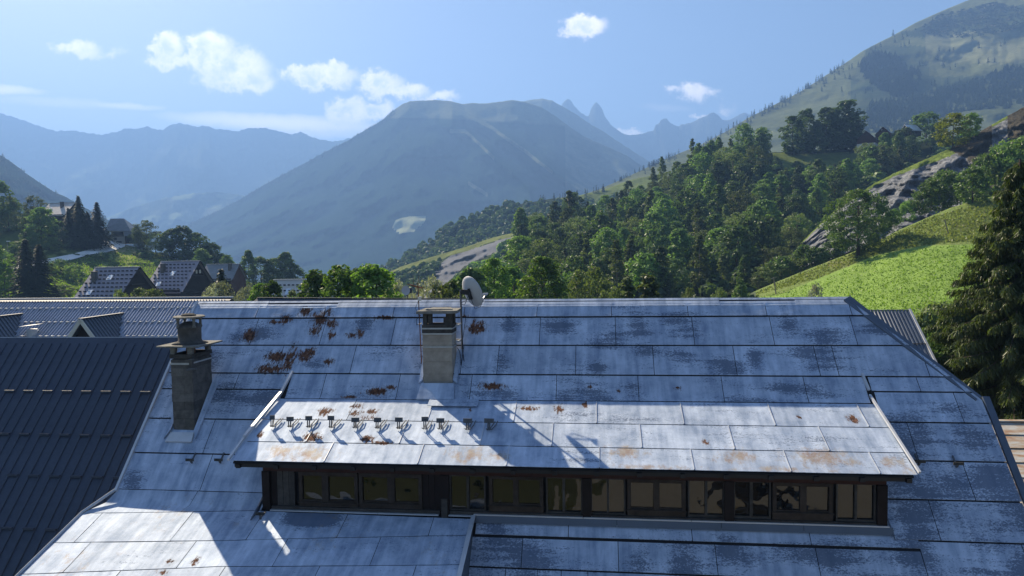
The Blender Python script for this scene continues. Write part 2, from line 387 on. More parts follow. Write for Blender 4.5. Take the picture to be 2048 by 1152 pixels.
def z_main(s, t): return -22 + 1.135*t
def z_dorm(s, t):
    k = min(max((s+3.5)/4., 0), 1)
    tb = 16.32 + .13*k; te = 16.2 - .1*k
    if t >= tb: return z_main(s, t)
    if t <= te: return -10.36 + .42*t
    L_ = tb-te; x = (tb-t)/L_
    zb = z_main(s, tb) - L_*(1.135*x - (1.135-.42)*x*x/2)
    ze = z_main(s, tb) - L_*(1.135-.3575); corr = (-10.36+.42*te) - ze
    return zb + corr*x*x
def smax(t): return min(8.43, 6.22+(18.2-t)*1.188)

def sheet(parent, name, s0, s1, ta, tb, zf, lift=.03, nu=None, nv=8, rust=None, brown=None, st=stain, seam=.005, nrm=(0, -.75, .66), seed=0, gap=.06, dent=.009, base=.006):
    """one roofing sheet between s0..s1, from its upper edge ta down to its lower edge tb (callables allowed); the lower edge stands proud"""
    fa = ta if callable(ta) else (lambda s: ta); fb = tb if callable(tb) else (lambda s: tb)
    W = abs(s1-s0); nu = nu or max(4, int(W/.11)); V = []; R_ = []; S_ = []; B_ = []
    ph = RNG.uniform(0, 50)
    for j in range(nv+1):
        k = j/nv
        for i in range(nu+1):
            x = i/nu; s = s0+.007 + (s1-s0-.014)*x; a, b = fa(s)-gap, fb(s); t = a + (b-a)*k
            s = min(s, smax(t)-.02); z = zf(s, t)
            o = base + lift*.6*k
            dnt = (mn.noise((s*1.3+ph, t*2.2, 3.))*dent*(4*x*(1-x))**.5 + mn.noise((s*5+ph, t*5, 8.))*.003)*min(1, .15+5*k*(1-k))
            if i in (0, nu): o += seam
            o += dnt
            V.append((s, t+nrm[1]*o, z+nrm[2]*o))
            R_.append(rust(s, t) if rust else 0); S_.append(st(s, t) if st else 0); B_.append(brown(s, t) if brown else 0)
    F = [(j*(nu+1)+i, (j+1)*(nu+1)+i, (j+1)*(nu+1)+i+1, j*(nu+1)+i+1) for j in range(nv) for i in range(nu)]
    # folded lower edge
    b0 = len(V)
    for i in range(nu+1):
        x_, y_, z_ = V[nv*(nu+1)+i]; V.append((x_, y_, z_)); V.append((x_, y_-nrm[1]*.008, z_-nrm[2]*.008-.003))
        for _ in (0, 1): R_.append(R_[nv*(nu+1)+i]); S_.append(.3); B_.append(0)
    F += [(b0+2*i, b0+2*i+1, b0+2*i+3, b0+2*i+2) for i in range(nu)]
    me = mesh(name, V, F, M['galv'], True, {'rust': R_, 'stain': S_, 'brown': B_})
    return link(name, me, parent)

deck = MB()
t0, t1 = 18.2, 10.6
P = lambda s, t, z=None: (s, t, z_main(s, t) if z is None else z)
deck.slab([P(-10.9, 18.2), P(-10.9, t1), P(8.38, t1), P(8.38, 16.37), P(6.2, 18.2)], (0, .1, -.12))
roof = deck.build('main_roof', M['deck'], house)
# row edges (distance from viewer), with the joints read off the roof
def row(ta, tb, joints, zf=z_main, parent=roof, lift=.03, **kw):
    for a, b in zip(joints[:-1], joints[1:]): sheet(parent, 'roof_sheet', a, b, ta, tb, zf, lift, **kw)
rustM = lambda s, t: blobs(RM, s, t)
rustD = lambda s, t: max(blobs(RD, s, t), blobs(RM, s, t) if t > 16.2 else 0)
brD = lambda s, t: max(blobs(BD, s, t), .6 if (t < 14.16 and s > .2) else 0, .14+.3*mn.noise((s*.7, t*1.1, 3.)))
row(18.18, 17.86, [-10.95, -9.1, -7.2, -5.3, -3.4, -1.5, .4, 2.3, 4.2, 6.2, 8.3], rust=rustM, nv=4, lift=.025, base=.022)
row(17.90, 17.29, [-10.95, -9.0, -7.1, -5.2, -3.35, -1.4, .49, 2.38, 4.25, 6.14, 8.3], rust=rustM)
row(17.33, 16.73, [-10.95, -8.05, -6.1, -4.2, -3.3, -2.4, -.49, 1.37, 3.27, 5.13, 5.54, 7.5, 9.4], rust=rustM)
# next row: steep left and right of the dormer, bent over the dormer between
row(16.77, 16.42, [-10.95, -9.0, -7.66], rust=rustM); row(16.46, 15.87, [-10.95, -9.75, -7.7], rust=rustM)
row(15.91, 15.27, [-10.95, -9.2, -7.3], rust=rustM); row(15.31, 14.67, [-10.95, -8.95, -7.32], rust=rustM, lift=.02)
row(16.77, 16.47, [6.15, 7.2, 9.2], rust=rustM, nv=5); row(16.51, 15.97, [6.2, 7.87, 8.6], rust=rustM); row(16.01, 15.38, [6.0, 6.7, 8.6], rust=rustM)
row(15.42, 14.82, [5.72, 7.55, 8.6]); row(14.86, 14.27, [5.72, 6.65, 8.6]); row(14.31, 13.74, [6.22, 8.1, 8.6])
row(14.18, 13.73, [-2.6, -1.54, .41, 2.33, 4.26, 6.22])
row(13.77, 13.2, [-2.6, -1.85, -1.21, -.73, -.2, 1.6, 3.4, 5.3, 7.2, 8.6]); row(13.24, 12.6, [-2.6, -.9, 1.0, 2.9, 4.8, 6.7, 8.6]); row(12.64, 12.0, [-2.6, -.2, 1.7, 3.6, 5.5, 7.4, 8.6])
row(12.04, 11.4, [-2.6, -.9, 1.0, 2.9, 4.8, 6.7, 8.6]); row(11.44, 10.8, [-2.6, -.2, 1.7, 3.6, 5.5, 7.4, 8.6])
# narrow apron under the dormer windows, right half
row(14.40, 14.16, [-2.55, -.6, 1.9, 4.2, 6.24], lift=.02, nv=4)
# ---- kicked-out lower roof on the left: edge lines as (s, t, z)
FL = [[(-10.93, 14.66, -5.36), (-7.36, 14.66, -5.36), (-7.3, 14.42, -5.60), (-2.62, 14.36, -5.645)],
      [(-10.93, 14.09, -5.72), (-7.4, 14.36, -5.64), (-7.3, 14.34, -5.64), (-2.62, 14.30, -5.66)],
      [(-10.93, 13.2, -6.01), (-7.4, 13.46, -5.93), (-6.4, 13.54, -5.90), (-2.62, 13.82, -5.81)],
      [(-10.93, 12.35, -6.29), (-7.4, 12.75, -6.16), (-6.3, 12.80, -6.14), (-2.62, 13.03, -6.07)],
      [(-10.93, 11.5, -6.56), (-7.4, 11.92, -6.43), (-6.3, 11.98, -6.41), (-2.62, 12.2, -6.34)],
      [(-10.93, 10.7, -6.82), (-7.4, 11.1, -6.70), (-6.3, 11.15, -6.68), (-2.62, 11.4, -6.6)],
      [(-10.93, 9.9, -7.08), (-7.4, 10.3, -6.96), (-6.3, 10.35, -6.94), (-2.62, 10.6, -6.87)]]
def fl_out(r, s): return -.45*min(1, max(0, r))*max(0, (-8-s)/2.95)
def fl_line(r, s):
    L = FL[r]; S = [p[0] for p in L]
    return float(np.interp(s, S, [p[1] for p in L])), float(np.interp(s, S, [p[2] for p in L]))
def flare_row(r, joints, lift=.010, rust=None, nv=8):
    for a, b in zip(joints[:-1], joints[1:]):
        nu = max(4, int((b-a)/.12)); V = []; Rr = []; Ss = []; ph = RNG.uniform(0, 40)
        for j in range(nv+3):
            k = min(j, nv)/nv
            for i in range(nu+1):
                s = a+.006+(b-a-.012)*i/nu; (ta, za), (tb, zb) = fl_line(r, s), fl_line(r+1, s)
                if r: ta -= .022
                kk = k
                z = za+(zb-za)*kk
                if r == 0:      # concave sweep from the steep roof into the kick
                    zz = za - 1.135*(ta-tb)*k; q = min(1, max(0, (-7.2-s)/.4)); e_ = .06; lo = max(zz, zb+(1-k)*.33*(ta-tb)) ; z = z*(1-q)+lo*q
                o = .003 + lift*.6*k + (.004 if i in (0, nu) else 0) + mn.noise((s*1.5+ph, (ta+(tb-ta)*k)*2.5, 1.))*.007
                if j == nv+2: o -= .010
                V.append((s+fl_out(r+k, s), ta+(tb-ta)*k-.3*o, z+.95*o))
                Rr.append(blobs(RF, s, ta+(tb-ta)*k)); Ss.append(-.05+.2*mn.noise((s*.9, ta, 2.))+2.2*blobs([(-6.08, 14.16, .40, .17)], s, ta+(tb-ta)*k))
        F = [(j*(nu+1)+i, (j+1)*(nu+1)+i, (j+1)*(nu+1)+i+1, j*(nu+1)+i+1) for j in [*range(nv), nv+1] for i in range(nu)]
        link('roof_sheet', mesh('roof_sheet', V, F, M['galv'], True, {'rust': Rr, 'stain': Ss, 'brown': [.30+.35*mn.noise((v_[0]*.8, v_[1]*1.2, 6.)) for v_ in V]}), lower)
lower = MB()
_p = [(-10.9, *fl_line(0, -10.9)), (-7.36, *fl_line(0, -7.36)), (-7.3, *fl_line(0, -7.3)), (-2.66, *fl_line(0, -2.66))]
for r in range(6):
    for a, b in ((-10.9, -7.4), (-7.4, -6.3), (-6.3, -2.66)):
        q = [(a, *fl_line(r, a)), (b, *fl_line(r, b)), (b, *fl_line(r+1, b)), (a, *fl_line(r+1, a))]
        lower.slab([(x, y, z-.014-(.16 if r == 0 and a < -7.38 else 0)) for x, y, z in q], (0, 0, -.05))
lower = lower.build('kicked_out_lower_roof', M['deck'], house)
flare_row(0, [-10.95, -9.0, -7.34]); flare_row(1, [-10.95, -10.55, -8.75, -7.25, -5.35, -3.45, -2.64])
flare_row(2, [-10.95, -10.22, -8.25, -6.36, -4.42, -2.64]); flare_row(3, [-10.95, -9.2, -7.3, -5.4, -3.5, -2.64]); flare_row(4, [-10.95, -10.2, -8.3, -6.4, -4.5, -2.64]); flare_row(5, [-10.95, -9.2, -7.3, -5.4, -3.5, -2.64])
# the stepped side where the kicked-out roof ends, with its standing flashing
up = MB()
for r in range(1, 6):
    (ta, za), (tb, zb) = fl_line(r, -2.62), fl_line(r+1, -2.62)
    up.slab([(-2.6, ta, za+.06), (-2.6, tb, zb+.06), (-2.6, tb, min(zb-.02, z_main(0, tb)-.05)), (-2.6, ta, min(za-.02, z_main(0, ta)-.05))], (-.05, 0, 0))
up.build('side_flashing', M['mid_sheet'], house)
up = MB()
for r in range(1, 6):
    (ta, za), (tb, zb) = fl_line(r, -2.62), fl_line(r+1, -2.62); up.bar((-2.6, ta, za+.075), (-2.6, tb, zb+.075), .09, .02)
up.build('edge_flashing', M['zinc_light'], house)
# ---- trims: verges, ridge cap, hip cap
MB().bar((-10.97, 18.2, z_main(0, 18.2)+.05), (-10.97, 14.6, z_main(0, 14.6)+.05), .06, .07).build('verge_flashing', M['zinc_light'], house)
vv = MB(); _L = [(-10.97+fl_out(r, -10.95), *fl_line(r, -10.93)) for r in range(0, 7)]
vv.tube([(x, y, z+.03) for x, y, z in _L], .035, 5); vv.build('verge_flashing', M['zinc_light'], house)
for a, b in zip([-10.97, -8.9, -6.9, -4.9, -2.9, -.9, 1.1, 3.1, 4.95], [-8.89, -6.89, -4.89, -2.89, -.89, 1.11, 3.11, 4.96, 6.26]):
    o = RNG.uniform(0, .01)
    MB().slab([(a, 18.27, -1.30+o), (b, 18.27, -1.30+o), (b, 18.05, -1.47+o), (a, 18.05, -1.47+o)], (0, .0, -.02)).build('ridge_cap', M['galv'], house)
hp = MB(); a, b = Vector((6.22, 18.2, -1.3)), Vector((8.45, 16.34, -3.43))
hp.slab([a+Vector((-.12, -.08, -.06)), b+Vector((-.17, -.03, -.02)), b+Vector((.02, .1, .03)), a+Vector((.08, .06, .03))], (0, 0, -.03)); hp.build('hip_cap', M['mid_sheet'], house)
MB().bar((8.5, 16.36, z_main(0, 16.36)+.04), (8.5, 10.8, z_main(0, 10.8)+.04), .14, .06).build('verge_flashing', M['mid_sheet'], house)
# far slope, hipped end, walls
bk = MB()
bk.slab([(-10.9, 18.22, -1.42), (6.22, 18.22, -1.42), (8.38, 20.1, -3.6), (8.38, 25.6, -9.8), (-10.9, 25.6, -9.8)], (0, -.03, -.1)); bk.build('rear_roof', M['mid_sheet'], house)
MB().slab([(6.25, 18.21, -1.42), (8.40, 16.37, -3.52), (8.40, 20.1, -3.62)], (-.05, 0, -.08)).build('hipped_end', M['mid_sheet'], house)
wl = MB()
for x0, x1 in ((-10.6, -10.3), (7.8, 8.1)):
    zt = -1.75 if x0 < 0 else -3.9; tt = 18.2
    if x0 < 0: poly = [(x0, 11.2, -13), (x0, 25.2, -13), (x0, 25.2, -9.9), (x0, 18.22, -1.7), (x0, 14.3, -6.2), (x0, 11.2, -9.6)]
    else: poly = [(x0, 11.2, -13), (x0, 25.2, -13), (x0, 25.2, -9.9), (x0, 20.1, -3.95), (x0, 16.37, -3.85), (x0, 11.2, -9.7)]
    wl.slab(poly, (x1-x0, 0, 0))
wl.box(-10.3, 7.8, 11.2, 11.45, -13, -9.75); wl.box(-10.3, 7.8, 24.9, 25.2, -13, -9.95)
wl.build('wall', M['stone_wall'], house)

# ================================================================== the dormer
dr = MB(); dr.slab([(-7.82, 16.55, z_main(0, 16.55)-.03), (-7.82, 16.27, -3.575), (6.07, 16.27, -3.575), (6.07, 16.55, z_main(0, 16.55)-.03)], (0, 0, -.03))
dr.slab([(-7.82, 16.27, -3.575), (-7.82, 14.1, -4.487), (6.07, 14.1, -4.487), (6.07, 16.27, -3.575)], (0, 0, -.035))
dorm = dr.build('dormer_roof', M['deck'], house)
ns = (0, -.39, .92)
def left_d(t): return -7.84
for a, b in zip([-7.6, -6.7, -4.8, -3.0, -.94, .98, 2.90, 4.74], [-6.7, -4.8, -3.0, -.94, .98, 2.90, 4.74, 6.06]):
    sheet(dorm, 'roof_sheet', a, b, 16.77, 16.23, z_dorm, .012, base=.003, rust=rustD, nv=16, nrm=(0, -.55, .8))
def drow(ta, tb, J, **kw):
    for a, b in zip(J[:-1], J[1:]): sheet(dorm, 'roof_sheet', a, b, ta, tb, z_dorm, kw.get('lift', .005), gap=.062, base=.002, dent=.006, rust=rustD, brown=brD, nrm=ns, st=lambda s, t: .05+.4*max(0, mn.noise((s*.9, t*1.5, 5.))) if s > -1 else -.12)
drow(16.27, 15.45, [-7.78, -5.75, -3.84, -1.86, 0, 1.90, 3.83, 5.74, 6.13])
drow(15.49, 14.69, [-7.82, -6.42, -4.29, -2.5, -.96, .94, 2.83, 4.70, 6.13])
drow(14.73, 14.08, [-7.86, -5.77, -3.73, -1.86, .05, 1.93, 3.79, 5.45, 6.13], lift=.006)
# lap flashing below the big chimney's apron
sheet(dorm, 'roof_sheet', -3.95, -2.75, 16.25, 15.93, z_dorm, .012, base=.05, nv=4, nrm=ns)
for (ta, tb, J) in ((16.2, 15.46, [-3.84, -1.86, 0, 1.90, 3.83, 5.74]), (15.43, 14.70, [-6.42, -4.29, -2.5, -.96, .94, 2.83, 4.70]), (14.67, 14.09, [-5.77, -3.73, -1.86, .05, 1.93, 3.79, 5.45])):
    for x in J: MB().bar((x, ta, z_dorm(x, ta)+.012), (x, tb, z_dorm(x, tb)+.016), .014, .014).build('seam_strip', M['zinc_light'], dorm)
# verges of the dormer
vg = MB(); vg.bar((-7.6, 16.72, -2.96), (-7.72, 16.3, -3.42), .07, .05); vg.bar((-7.72, 16.3, -3.42), (-7.87, 14.72, -4.10), .07, .07); vg.bar((-7.87, 14.72, -4.11), (-7.9, 14.05, -4.42), .05, .05)
vg.build('verge_flashing', M['zinc_light'], dorm)
vg = MB(); vg.bar((6.05, 16.74, -2.95), (6.1, 16.45, -3.28), .05, .05); vg.bar((6.1, 16.4, -3.38), (6.15, 14.04, -4.39), .045, .05); vg.build('verge_flashing', M['zinc_light'], dorm)
vg = MB(); vg.bar((6.14, 16.56, -3.22), (6.17, 16.36, -3.50), .03, .08); vg.build('torn_flashing', M['black'], dorm)
sf = MB(); sf.box(-7.8, 6.05, 14.12, 14.15, -4.60, -4.50)
for k in range(17): x = -7.7+k*.855; sf.box(x-.05, x+.05, 14.07, 14.42, -4.61, -4.53)
sf.build('rafter_ends', M['black'], dorm)
# dormer front
fr = MB(); fr.box(-7.3, 5.7, 14.50, 14.56, -5.72, -4.42)
front = fr.build('dormer_wall', M['deck'], house)
for x0, x1 in ((-7.3, -7.27), (5.67, 5.7)):
    ck = MB(); ck.slab([(x0, 14.42, -5.72), (x0, 16.1, -3.72), (x0, 14.42, -4.42)], (x1-x0, 0, 0)); ck.build('cheek_wall', M['wood_dark'], front)
x = -7.28
bn = 0
while x < 5.66:      # red-brown fascia boards over the windows
    x2 = min(x+RNG.uniform(2.1, 3.0), 5.68)
    MB().box(x, x2-.006, 14.36+.002*(bn % 2), 14.42, -4.75, -4.47).build('fascia_board', M['wood_red'], front); x = x2; bn += 1
def boards(a, b, z0, z1, n):
    for i in range(n):
        xa = a+(b-a)*i/n; xb = a+(b-a)*(i+1)/n
        MB().box(xa+.004, xb-.004, 14.40+RNG.uniform(0, .008), 14.45, z0, z1).build('wall_board', M['wood_weather'] if RNG.random() < .3 else M['wood_dark'], front)
boards(-7.12, -6.58, -5.58, -4.75, 4); boards(-3.71, -3.32, -5.55, -4.75, 3)
for a, b in ((-7.3, -7.13), (-3.31, -3.13), (-.31, -.125), (2.56, 2.75), (5.50, 5.69)):
    MB().box(a, b, 14.33, 14.47, -5.66 if a > -5 else -5.6, -4.752).build('corner_post' if abs(a) > 5 else 'post', M['wood_dark'], front)
MB().box(-3.29, -3.16, 14.30, 14.33, -5.68, -5.25).build('weathered_post_foot', M['wood_weather'], front)
def window(kind, panes, z0, z1, za=-4.76, zb=-5.58):
    a = panes[0][0]; b = panes[-1][1]; e = .075 if kind == 'wide' else .03
    f = MB(); y0, y1 = (14.375, 14.45) if kind == 'wide' else (14.395, 14.46)
    f.box(a-e, b+e, y0, y1, z1, za); f.box(a-e, b+e, y0, y1, zb+.06, z0)
    xs = [a-e] + [q for p in panes for q in p] + [b+e]
    for i in range(0, len(xs), 2): f.box(xs[i], xs[i+1], y0+.002, y1-.002, z0, z1)
    if kind == 'wide':
        for (p, q) in panes:      # inner sash
            f.box(p, q, y0+.03, y1-.003, z0, z0+.03); f.box(p, q, y0+.03, y1-.003, z1-.025, z1)
        f.box(a-e-.02, b+e+.02, y0-.03, y0-.001, z0-.035, z0-.01)
    o = f.build('window_frame', M['wood_weather'] if kind == 'narrow' else M['frame_brown'], front)
    for (p, q) in panes:
        yy = y0+.05 + RNG.uniform(0, .006); tl = RNG.uniform(-.006, .006)
        V = [(p, yy, z0), (q, yy+tl, z0), (q, yy+tl, z1), (p, yy, z1)]
        link('window_pane', mesh('window_pane', V, [(0, 1, 2, 3)], M['glass']), o)
window('wide', [(-6.40, -5.955), (-5.81, -5.222)], -5.41, -4.83); window('wide', [(-5.04, -4.485), (-4.33, -3.80)], -5.40, -4.83)
window('narrow', [(-3.093, -2.758), (-2.704, -2.381)], -5.49, -4.78); window('wide', [(-2.20, -1.763), (-1.646, -1.20)], -5.37, -4.81)
window('narrow', [(-1.035, -.721), (-.669, -.336)], -5.49, -4.78); window('narrow', [(-.108, .201), (.242, .549)], -5.49, -4.78)
window('wide', [(.692, 1.149), (1.271, 1.72)], -5.38, -4.81); window('narrow', [(1.874, 2.183), (2.232, 2.54)], -5.47, -4.77)
window('narrow', [(2.78, 3.071), (3.13, 3.452)], -5.47, -4.77); window('wide', [(3.588, 4.043), (4.168, 4.60)], -5.35, -4.81)
window('narrow', [(4.771, 5.093), (5.141, 5.461)], -5.48, -4.77)
# sill boards and the pale flashing strip with the bent apron below
for a, b in ((-7.1, -5.0), (-4.99, -3.33), (-3.12, -.32), (-.12, 2.55), (2.76, 5.49)):
    MB().box(a, b, 14.34, 14.46, -5.585, -5.525).build('sill_board', M['wood_weather'], front)
for a, b in ((-7.12, -5.9), (-5.89, -4.7), (-4.69, -3.36), (-3.14, -2.66), (-2.6, -.3), (-.29, 1.9), (1.91, 3.9), (3.91, 5.72)):
    z = -5.61 if a < -2.62 else -5.575
    MB().box(a, b, 14.30, 14.40, z-.012, z+.012).build('flashing_strip', M['zinc_light'], front)
for a, b in zip([-2.6, .4, 2.5, 4.1], [.4, 2.5, 4.1, 5.8]):
    MB().slab([(a, 14.31, -5.59), (b-.008, 14.31, -5.59), (b-.008, 14.27, -5.73), (a, 14.27, -5.73)], (0, .02, 0)).build('apron_flashing', M['mid_sheet'], front)
MB().slab([(5.72, 14.45, -5.45), (5.72, 14.75, -5.2), (5.78, 14.3, -5.7), (5.78, 14.2, -5.8)], (.02, 0, 0)).build('cheek_flashing', M['mid_sheet'], front)
MB().slab([(-7.30, 14.45, -5.3), (-7.28, 14.8, -5.1), (-7.36, 14.3, -5.62), (-7.4, 14.0, -5.72)], (-.03, 0, 0)).build('cheek_flashing', M['mid_sheet'], front)

# ---- snow stops: a strap from under the sheet, bent up, with a small crossing plate
def hook(s, t, z, slope, w=.17, h=.24, turn=0., low=False, name='snow_stop', parent=house):
    root = MB(); dy = 1/sqrt(1+slope*slope); dz = slope*dy
    up = lambda d, o: (0, -d*dy - o*dz, -d*dz + o*dy)
    pts = [up(-.2, .03), up(.02, .035), up(.1, .03), up(.13, .06), up(.10, .14), up(.04, h)]
    for off in (-.022, .022):
        root.tube([(off+(.05 if i == 0 else 0)*(1 if off > 0 else -1)+.0, p[1], p[2]) for i, p in enumerate(pts)], .013, 4)
    # side loop of the strap
    root.tube([(.13, *up(-.22, .03)[1:]), (.115, *up(-.05, .035)[1:]), (.06, *up(.08, .03)[1:]), (.0, *up(.13, .04)[1:])], .011, 4)
    root.tube([(-.03, *up(.12, .035)[1:]), (-.075, *up(.07, .03)[1:])], .012, 4)
    if low: root = MB(); root.tube([(0, *up(-.25, .03)[1:]), (0, *up(.02, .06)[1:])], .02, 4); root.tube([(0, *up(0, .02)[1:]), (0, *up(-.02, .16)[1:])], .022, 4)
    o = link(name, root.mesh(name, M['steel']), parent, (s, t, z), (0, 0, turn))
    a = up(.03, h); pl = MB()
    pl.slab([(-w/2, a[1]-.012, a[2]-.05), (w/2, a[1]-.012, a[2]-.05), (w/2, a[1]+.0, a[2]+.05), (-w/2, a[1]+.0, a[2]+.05)], (0, .012, 0))
    if low: pl = MB(); a = up(-.02, .15); pl.box(-.1, .1, a[1]-.02, a[1]+.0, a[2]-.03, a[2]+.03)
    link('stop_plate', pl.mesh('stop_plate', M['steel'] if not low else M['soot']), o)
    return o
for k, (s, w_) in enumerate([(-7.39, .12), (-6.97, .17), (-6.52, .16), (-5.98, .16), (-5.43, .18), (-4.9, .17), (-4.4, .18), (-3.82, .15), (-3.46, .18), (-2.84, .2), (-2.35, .22)]):
    hook(s, 15.22, -10.36+.42*15.22+.02, .42, w_, .22+RNG.uniform(-.03, .04), RNG.uniform(-.12, .12))
for s, t in ((-9.37, 15.04), (-8.67, 15.05), (7.39, 15.22), (6.66, 15.24)):
    hook(s, t+.05, z_main(s, t+.05)+.02, 1.135, low=True)
rb = hook(-7.17, 13.98, -5.70, .3, low=True); rb.name = 'rusty_bracket'
for s in (-6.3, -5.4, -4.4, -3.2): hook(s, 11.3, fl_line(5, s)[1]+.06, .3, .16, .2)
# ================================================================== chimneys, antenna, dish
# --- block chimney on the left
c1 = MB(); c1.box(-10.15, -9.65, 15.67, 16.48, -4.6, -2.50)
ch = c1.build('block_chimney', M['concrete'], house); ch['label'] = 'dark stained concrete block chimney with a slab and a clay pot'
z = -4.45; k = 0
while z < -2.56:
    h = .205 if z > -4.3 else .3
    z1 = min(z+h, -2.48); g = .004
    e = lambda: RNG.uniform(-.005, .006)
    if k % 2 == 0: segs = [(-10.17, -9.63, 15.65, 15.87), (-10.17, -9.97, 15.875, 16.5), (-9.83, -9.63, 15.875, 16.28), (-9.83, -9.63, 16.285, 16.5)]
    else: segs = [(-10.17, -9.86, 15.65, 15.87), (-9.855, -9.63, 15.65, 16.05), (-9.83, -9.63, 16.055, 16.5), (-10.17, -9.97, 15.875, 16.5)]
    for (a, b, c, d) in segs:
        q = e(); MB().box(a-q, b+q, c-q, d+q, z+g, z1).build('concrete_block', M['concrete'], ch)
    z = z1; k += 1
lip = MB()
for a, b, c, d in ((-10.19, -9.61, 15.63, 15.71), (-10.19, -9.61, 16.44, 16.52), (-10.19, -10.1, 15.71, 16.44), (-9.7, -9.61, 15.71, 16.44)): lip.box(a, b, c, d, -2.48, -2.38)
lip.build('chimney_rim', M['soot'], ch)
MB().box(-10.05, -9.75, 15.8, 16.35, -2.5, -2.43).build('flue_floor', M['soot'], ch)
MB().tube([(-9.9, 16.07, -2.45), (-9.9, 16.07, -2.2)], .11, 10).build('flue_pipe', M['rusty'], ch)
for a, c in ((-10.17, 15.65), (-9.73, 15.65), (-10.17, 16.4), (-9.73, 16.4)):
    q = MB(); q.slab([(a, c, -2.38), (a+.1, c, -2.38), (a+.12, c+.01, -2.2), (a-.02, c+.01, -2.2)], (0, .1, 0)); q.build('slab_support', M['lichen'], ch)
sb = MB(); sb.box(-10.44, -9.37, 15.5, 16.62, -2.2, -2.165); sl_ = sb.build('cover_slab', M['lichen'], ch)
# a raised lozenge makes the slab look like a shallow pyramid
pt = MB(); pt.lathe((-9.9, 16.05, 0), [(.42, -2.165), (.3, -2.11), (.265, -2.08), (.27, -1.80), (.29, -1.76), (.24, -1.70), (.17, -1.655), (.1, -1.63)], 20); pt.build('chimney_pot', M['concrete'], ch, True)
for k in range(4):
    a = pi/4+k*pi/2+.15; x, y = -9.9+cos(a)*.27, 16.05+sin(a)*.27
    MB().lathe((x, y, 0), [(.05, -1.76), (.035, -1.71), (.03, -1.62), (.045, -1.545), (.06, -1.53)], 8).build('cap_support', M['lichen'], ch)
MB().lathe((-9.9, 16.05, 0), [(.36, -1.53), (.37, -1.50), (.34, -1.485)], 16).build('cap_plate', M['lichen'], ch)
MB().lathe((-9.9, 16.03, 0), [(.17, -1.485), (.17, -1.455), (.11, -1.43), (.03, -1.42)], 12).build('cap_stone', M['soot'], ch)
st = MB(); st.box(-10.185, -9.70, 15.635, 15.645, -2.63, -2.585); st.box(-9.625, -9.615, 15.72, 16.5, -2.61, -2.575); st.build('steel_band', M['strap'], ch)
an = MB(); an.bar((-9.69, 15.60, -2.72), (-9.55, 15.62, -2.72), .03, .03); an.bar((-9.63, 15.61, -2.75), (-9.63, 15.61, -2.5), .025, .03); an.bar((-9.75, 15.6, -2.75), (-9.5, 15.64, -2.72), .02, .04); an.bar((-9.68, 15.6, -2.5), (-9.55, 15.62, -2.48), .02, .02); an.build('band_clamp', M['steel'], ch)
ap = MB(); ap.slab([(-10.2, 15.60, -4.28), (-9.6, 15.60, -4.28), (-9.57, 15.42, -4.46), (-10.24, 15.42, -4.46)], (0, -.03, .03)); ap.build('chimney_apron', M['zinc_light'], ch)
ap = MB()
ap.slab([(-9.60, 15.6, -4.22), (-9.60, 16.62, -3.06), (-9.45, 16.58, -3.14), (-9.5, 15.47, -4.40)], (0, -.03, .03)); ap.build('chimney_flashing', M['galv'], ch); ap = MB()
ap.slab([(-10.2, 15.6, -4.22), (-10.2, 16.62, -3.06), (-10.34, 16.58, -3.14), (-10.3, 15.47, -4.40)], (0, -.03, .03)); ap.build('chimney_flashing', M['galv'], ch)
# --- rendered chimney in the middle
c2 = MB(); c2.box(-4.17, -3.47, 16.55, 17.08, -3.35, -1.96); ch2 = c2.build('rendered_chimney', M['render_beige'], house); ch2['label'] = 'beige rendered chimney with sooty top, three pale straps and a flat slab'
for i, (z0, z1) in enumerate(((-3.3, -2.98), (-2.975, -2.68), (-2.675, -2.42), (-2.415, -2.2), (-2.195, -1.98))):
    MB().box(-4.18-.003*(i % 2), -3.46+.003*(i % 2), 16.54-.003*(i % 2), 17.09, z0, z1).build('render_course', M['render_beige'], ch2)
tp = MB()
for a, b, c, d in ((-4.19, -3.45, 16.53, 16.62), (-4.19, -3.45, 17.02, 17.1), (-4.19, -4.09, 16.62, 17.02), (-3.55, -3.45, 16.62, 17.02)): tp.box(a, b, c, d, -1.98, -1.78)
tp.build('sooty_rim', M['soot'], ch2)
for a, b in ((-4.17, -4.08), (-4.03, -3.95), (-3.60, -3.46), (-3.66, -3.605)):
    MB().box(a, b, 16.57, 16.68, -1.78, -1.51 if b > -3.6 or a < -4 else -1.6).build('slab_support', M['soot'], ch2)
for a, b in ((-4.17, -4.06), (-3.58, -3.46)): MB().box(a, b, 16.95, 17.06, -1.78, -1.51).build('slab_support', M['soot'], ch2)
cs_ = MB(); cs_.slab([(-4.30, 16.45, -1.51), (-3.30, 16.44, -1.50), (-3.33, 17.18, -1.49), (-4.24, 17.18, -1.49)], (0, 0, .07)); cs_.slab([(-4.10, 16.6, -1.435), (-3.45, 16.62, -1.435), (-3.55, 17.0, -1.42), (-4.02, 17.0, -1.42)], (0, 0, .03)); cs_.build('cover_slab', M['lichen'], ch2)
for zz in (-1.87, -2.0, -2.32):
    b = MB(); b.box(-4.20, -3.44, 16.515, 16.527, zz-.018, zz+.018); b.box(-3.44, -3.43, 16.515, 17.1, zz-.012, zz+.012); b.build('strap', M['strap'], ch2)
b = MB(); b.slab([(-4.22, 16.52, -3.24), (-3.42, 16.52, -3.24), (-3.36, 16.2, -3.56), (-4.27, 16.2, -3.56)], (0, -.05, .05)); b.build('chimney_apron', M['galv'], ch2)
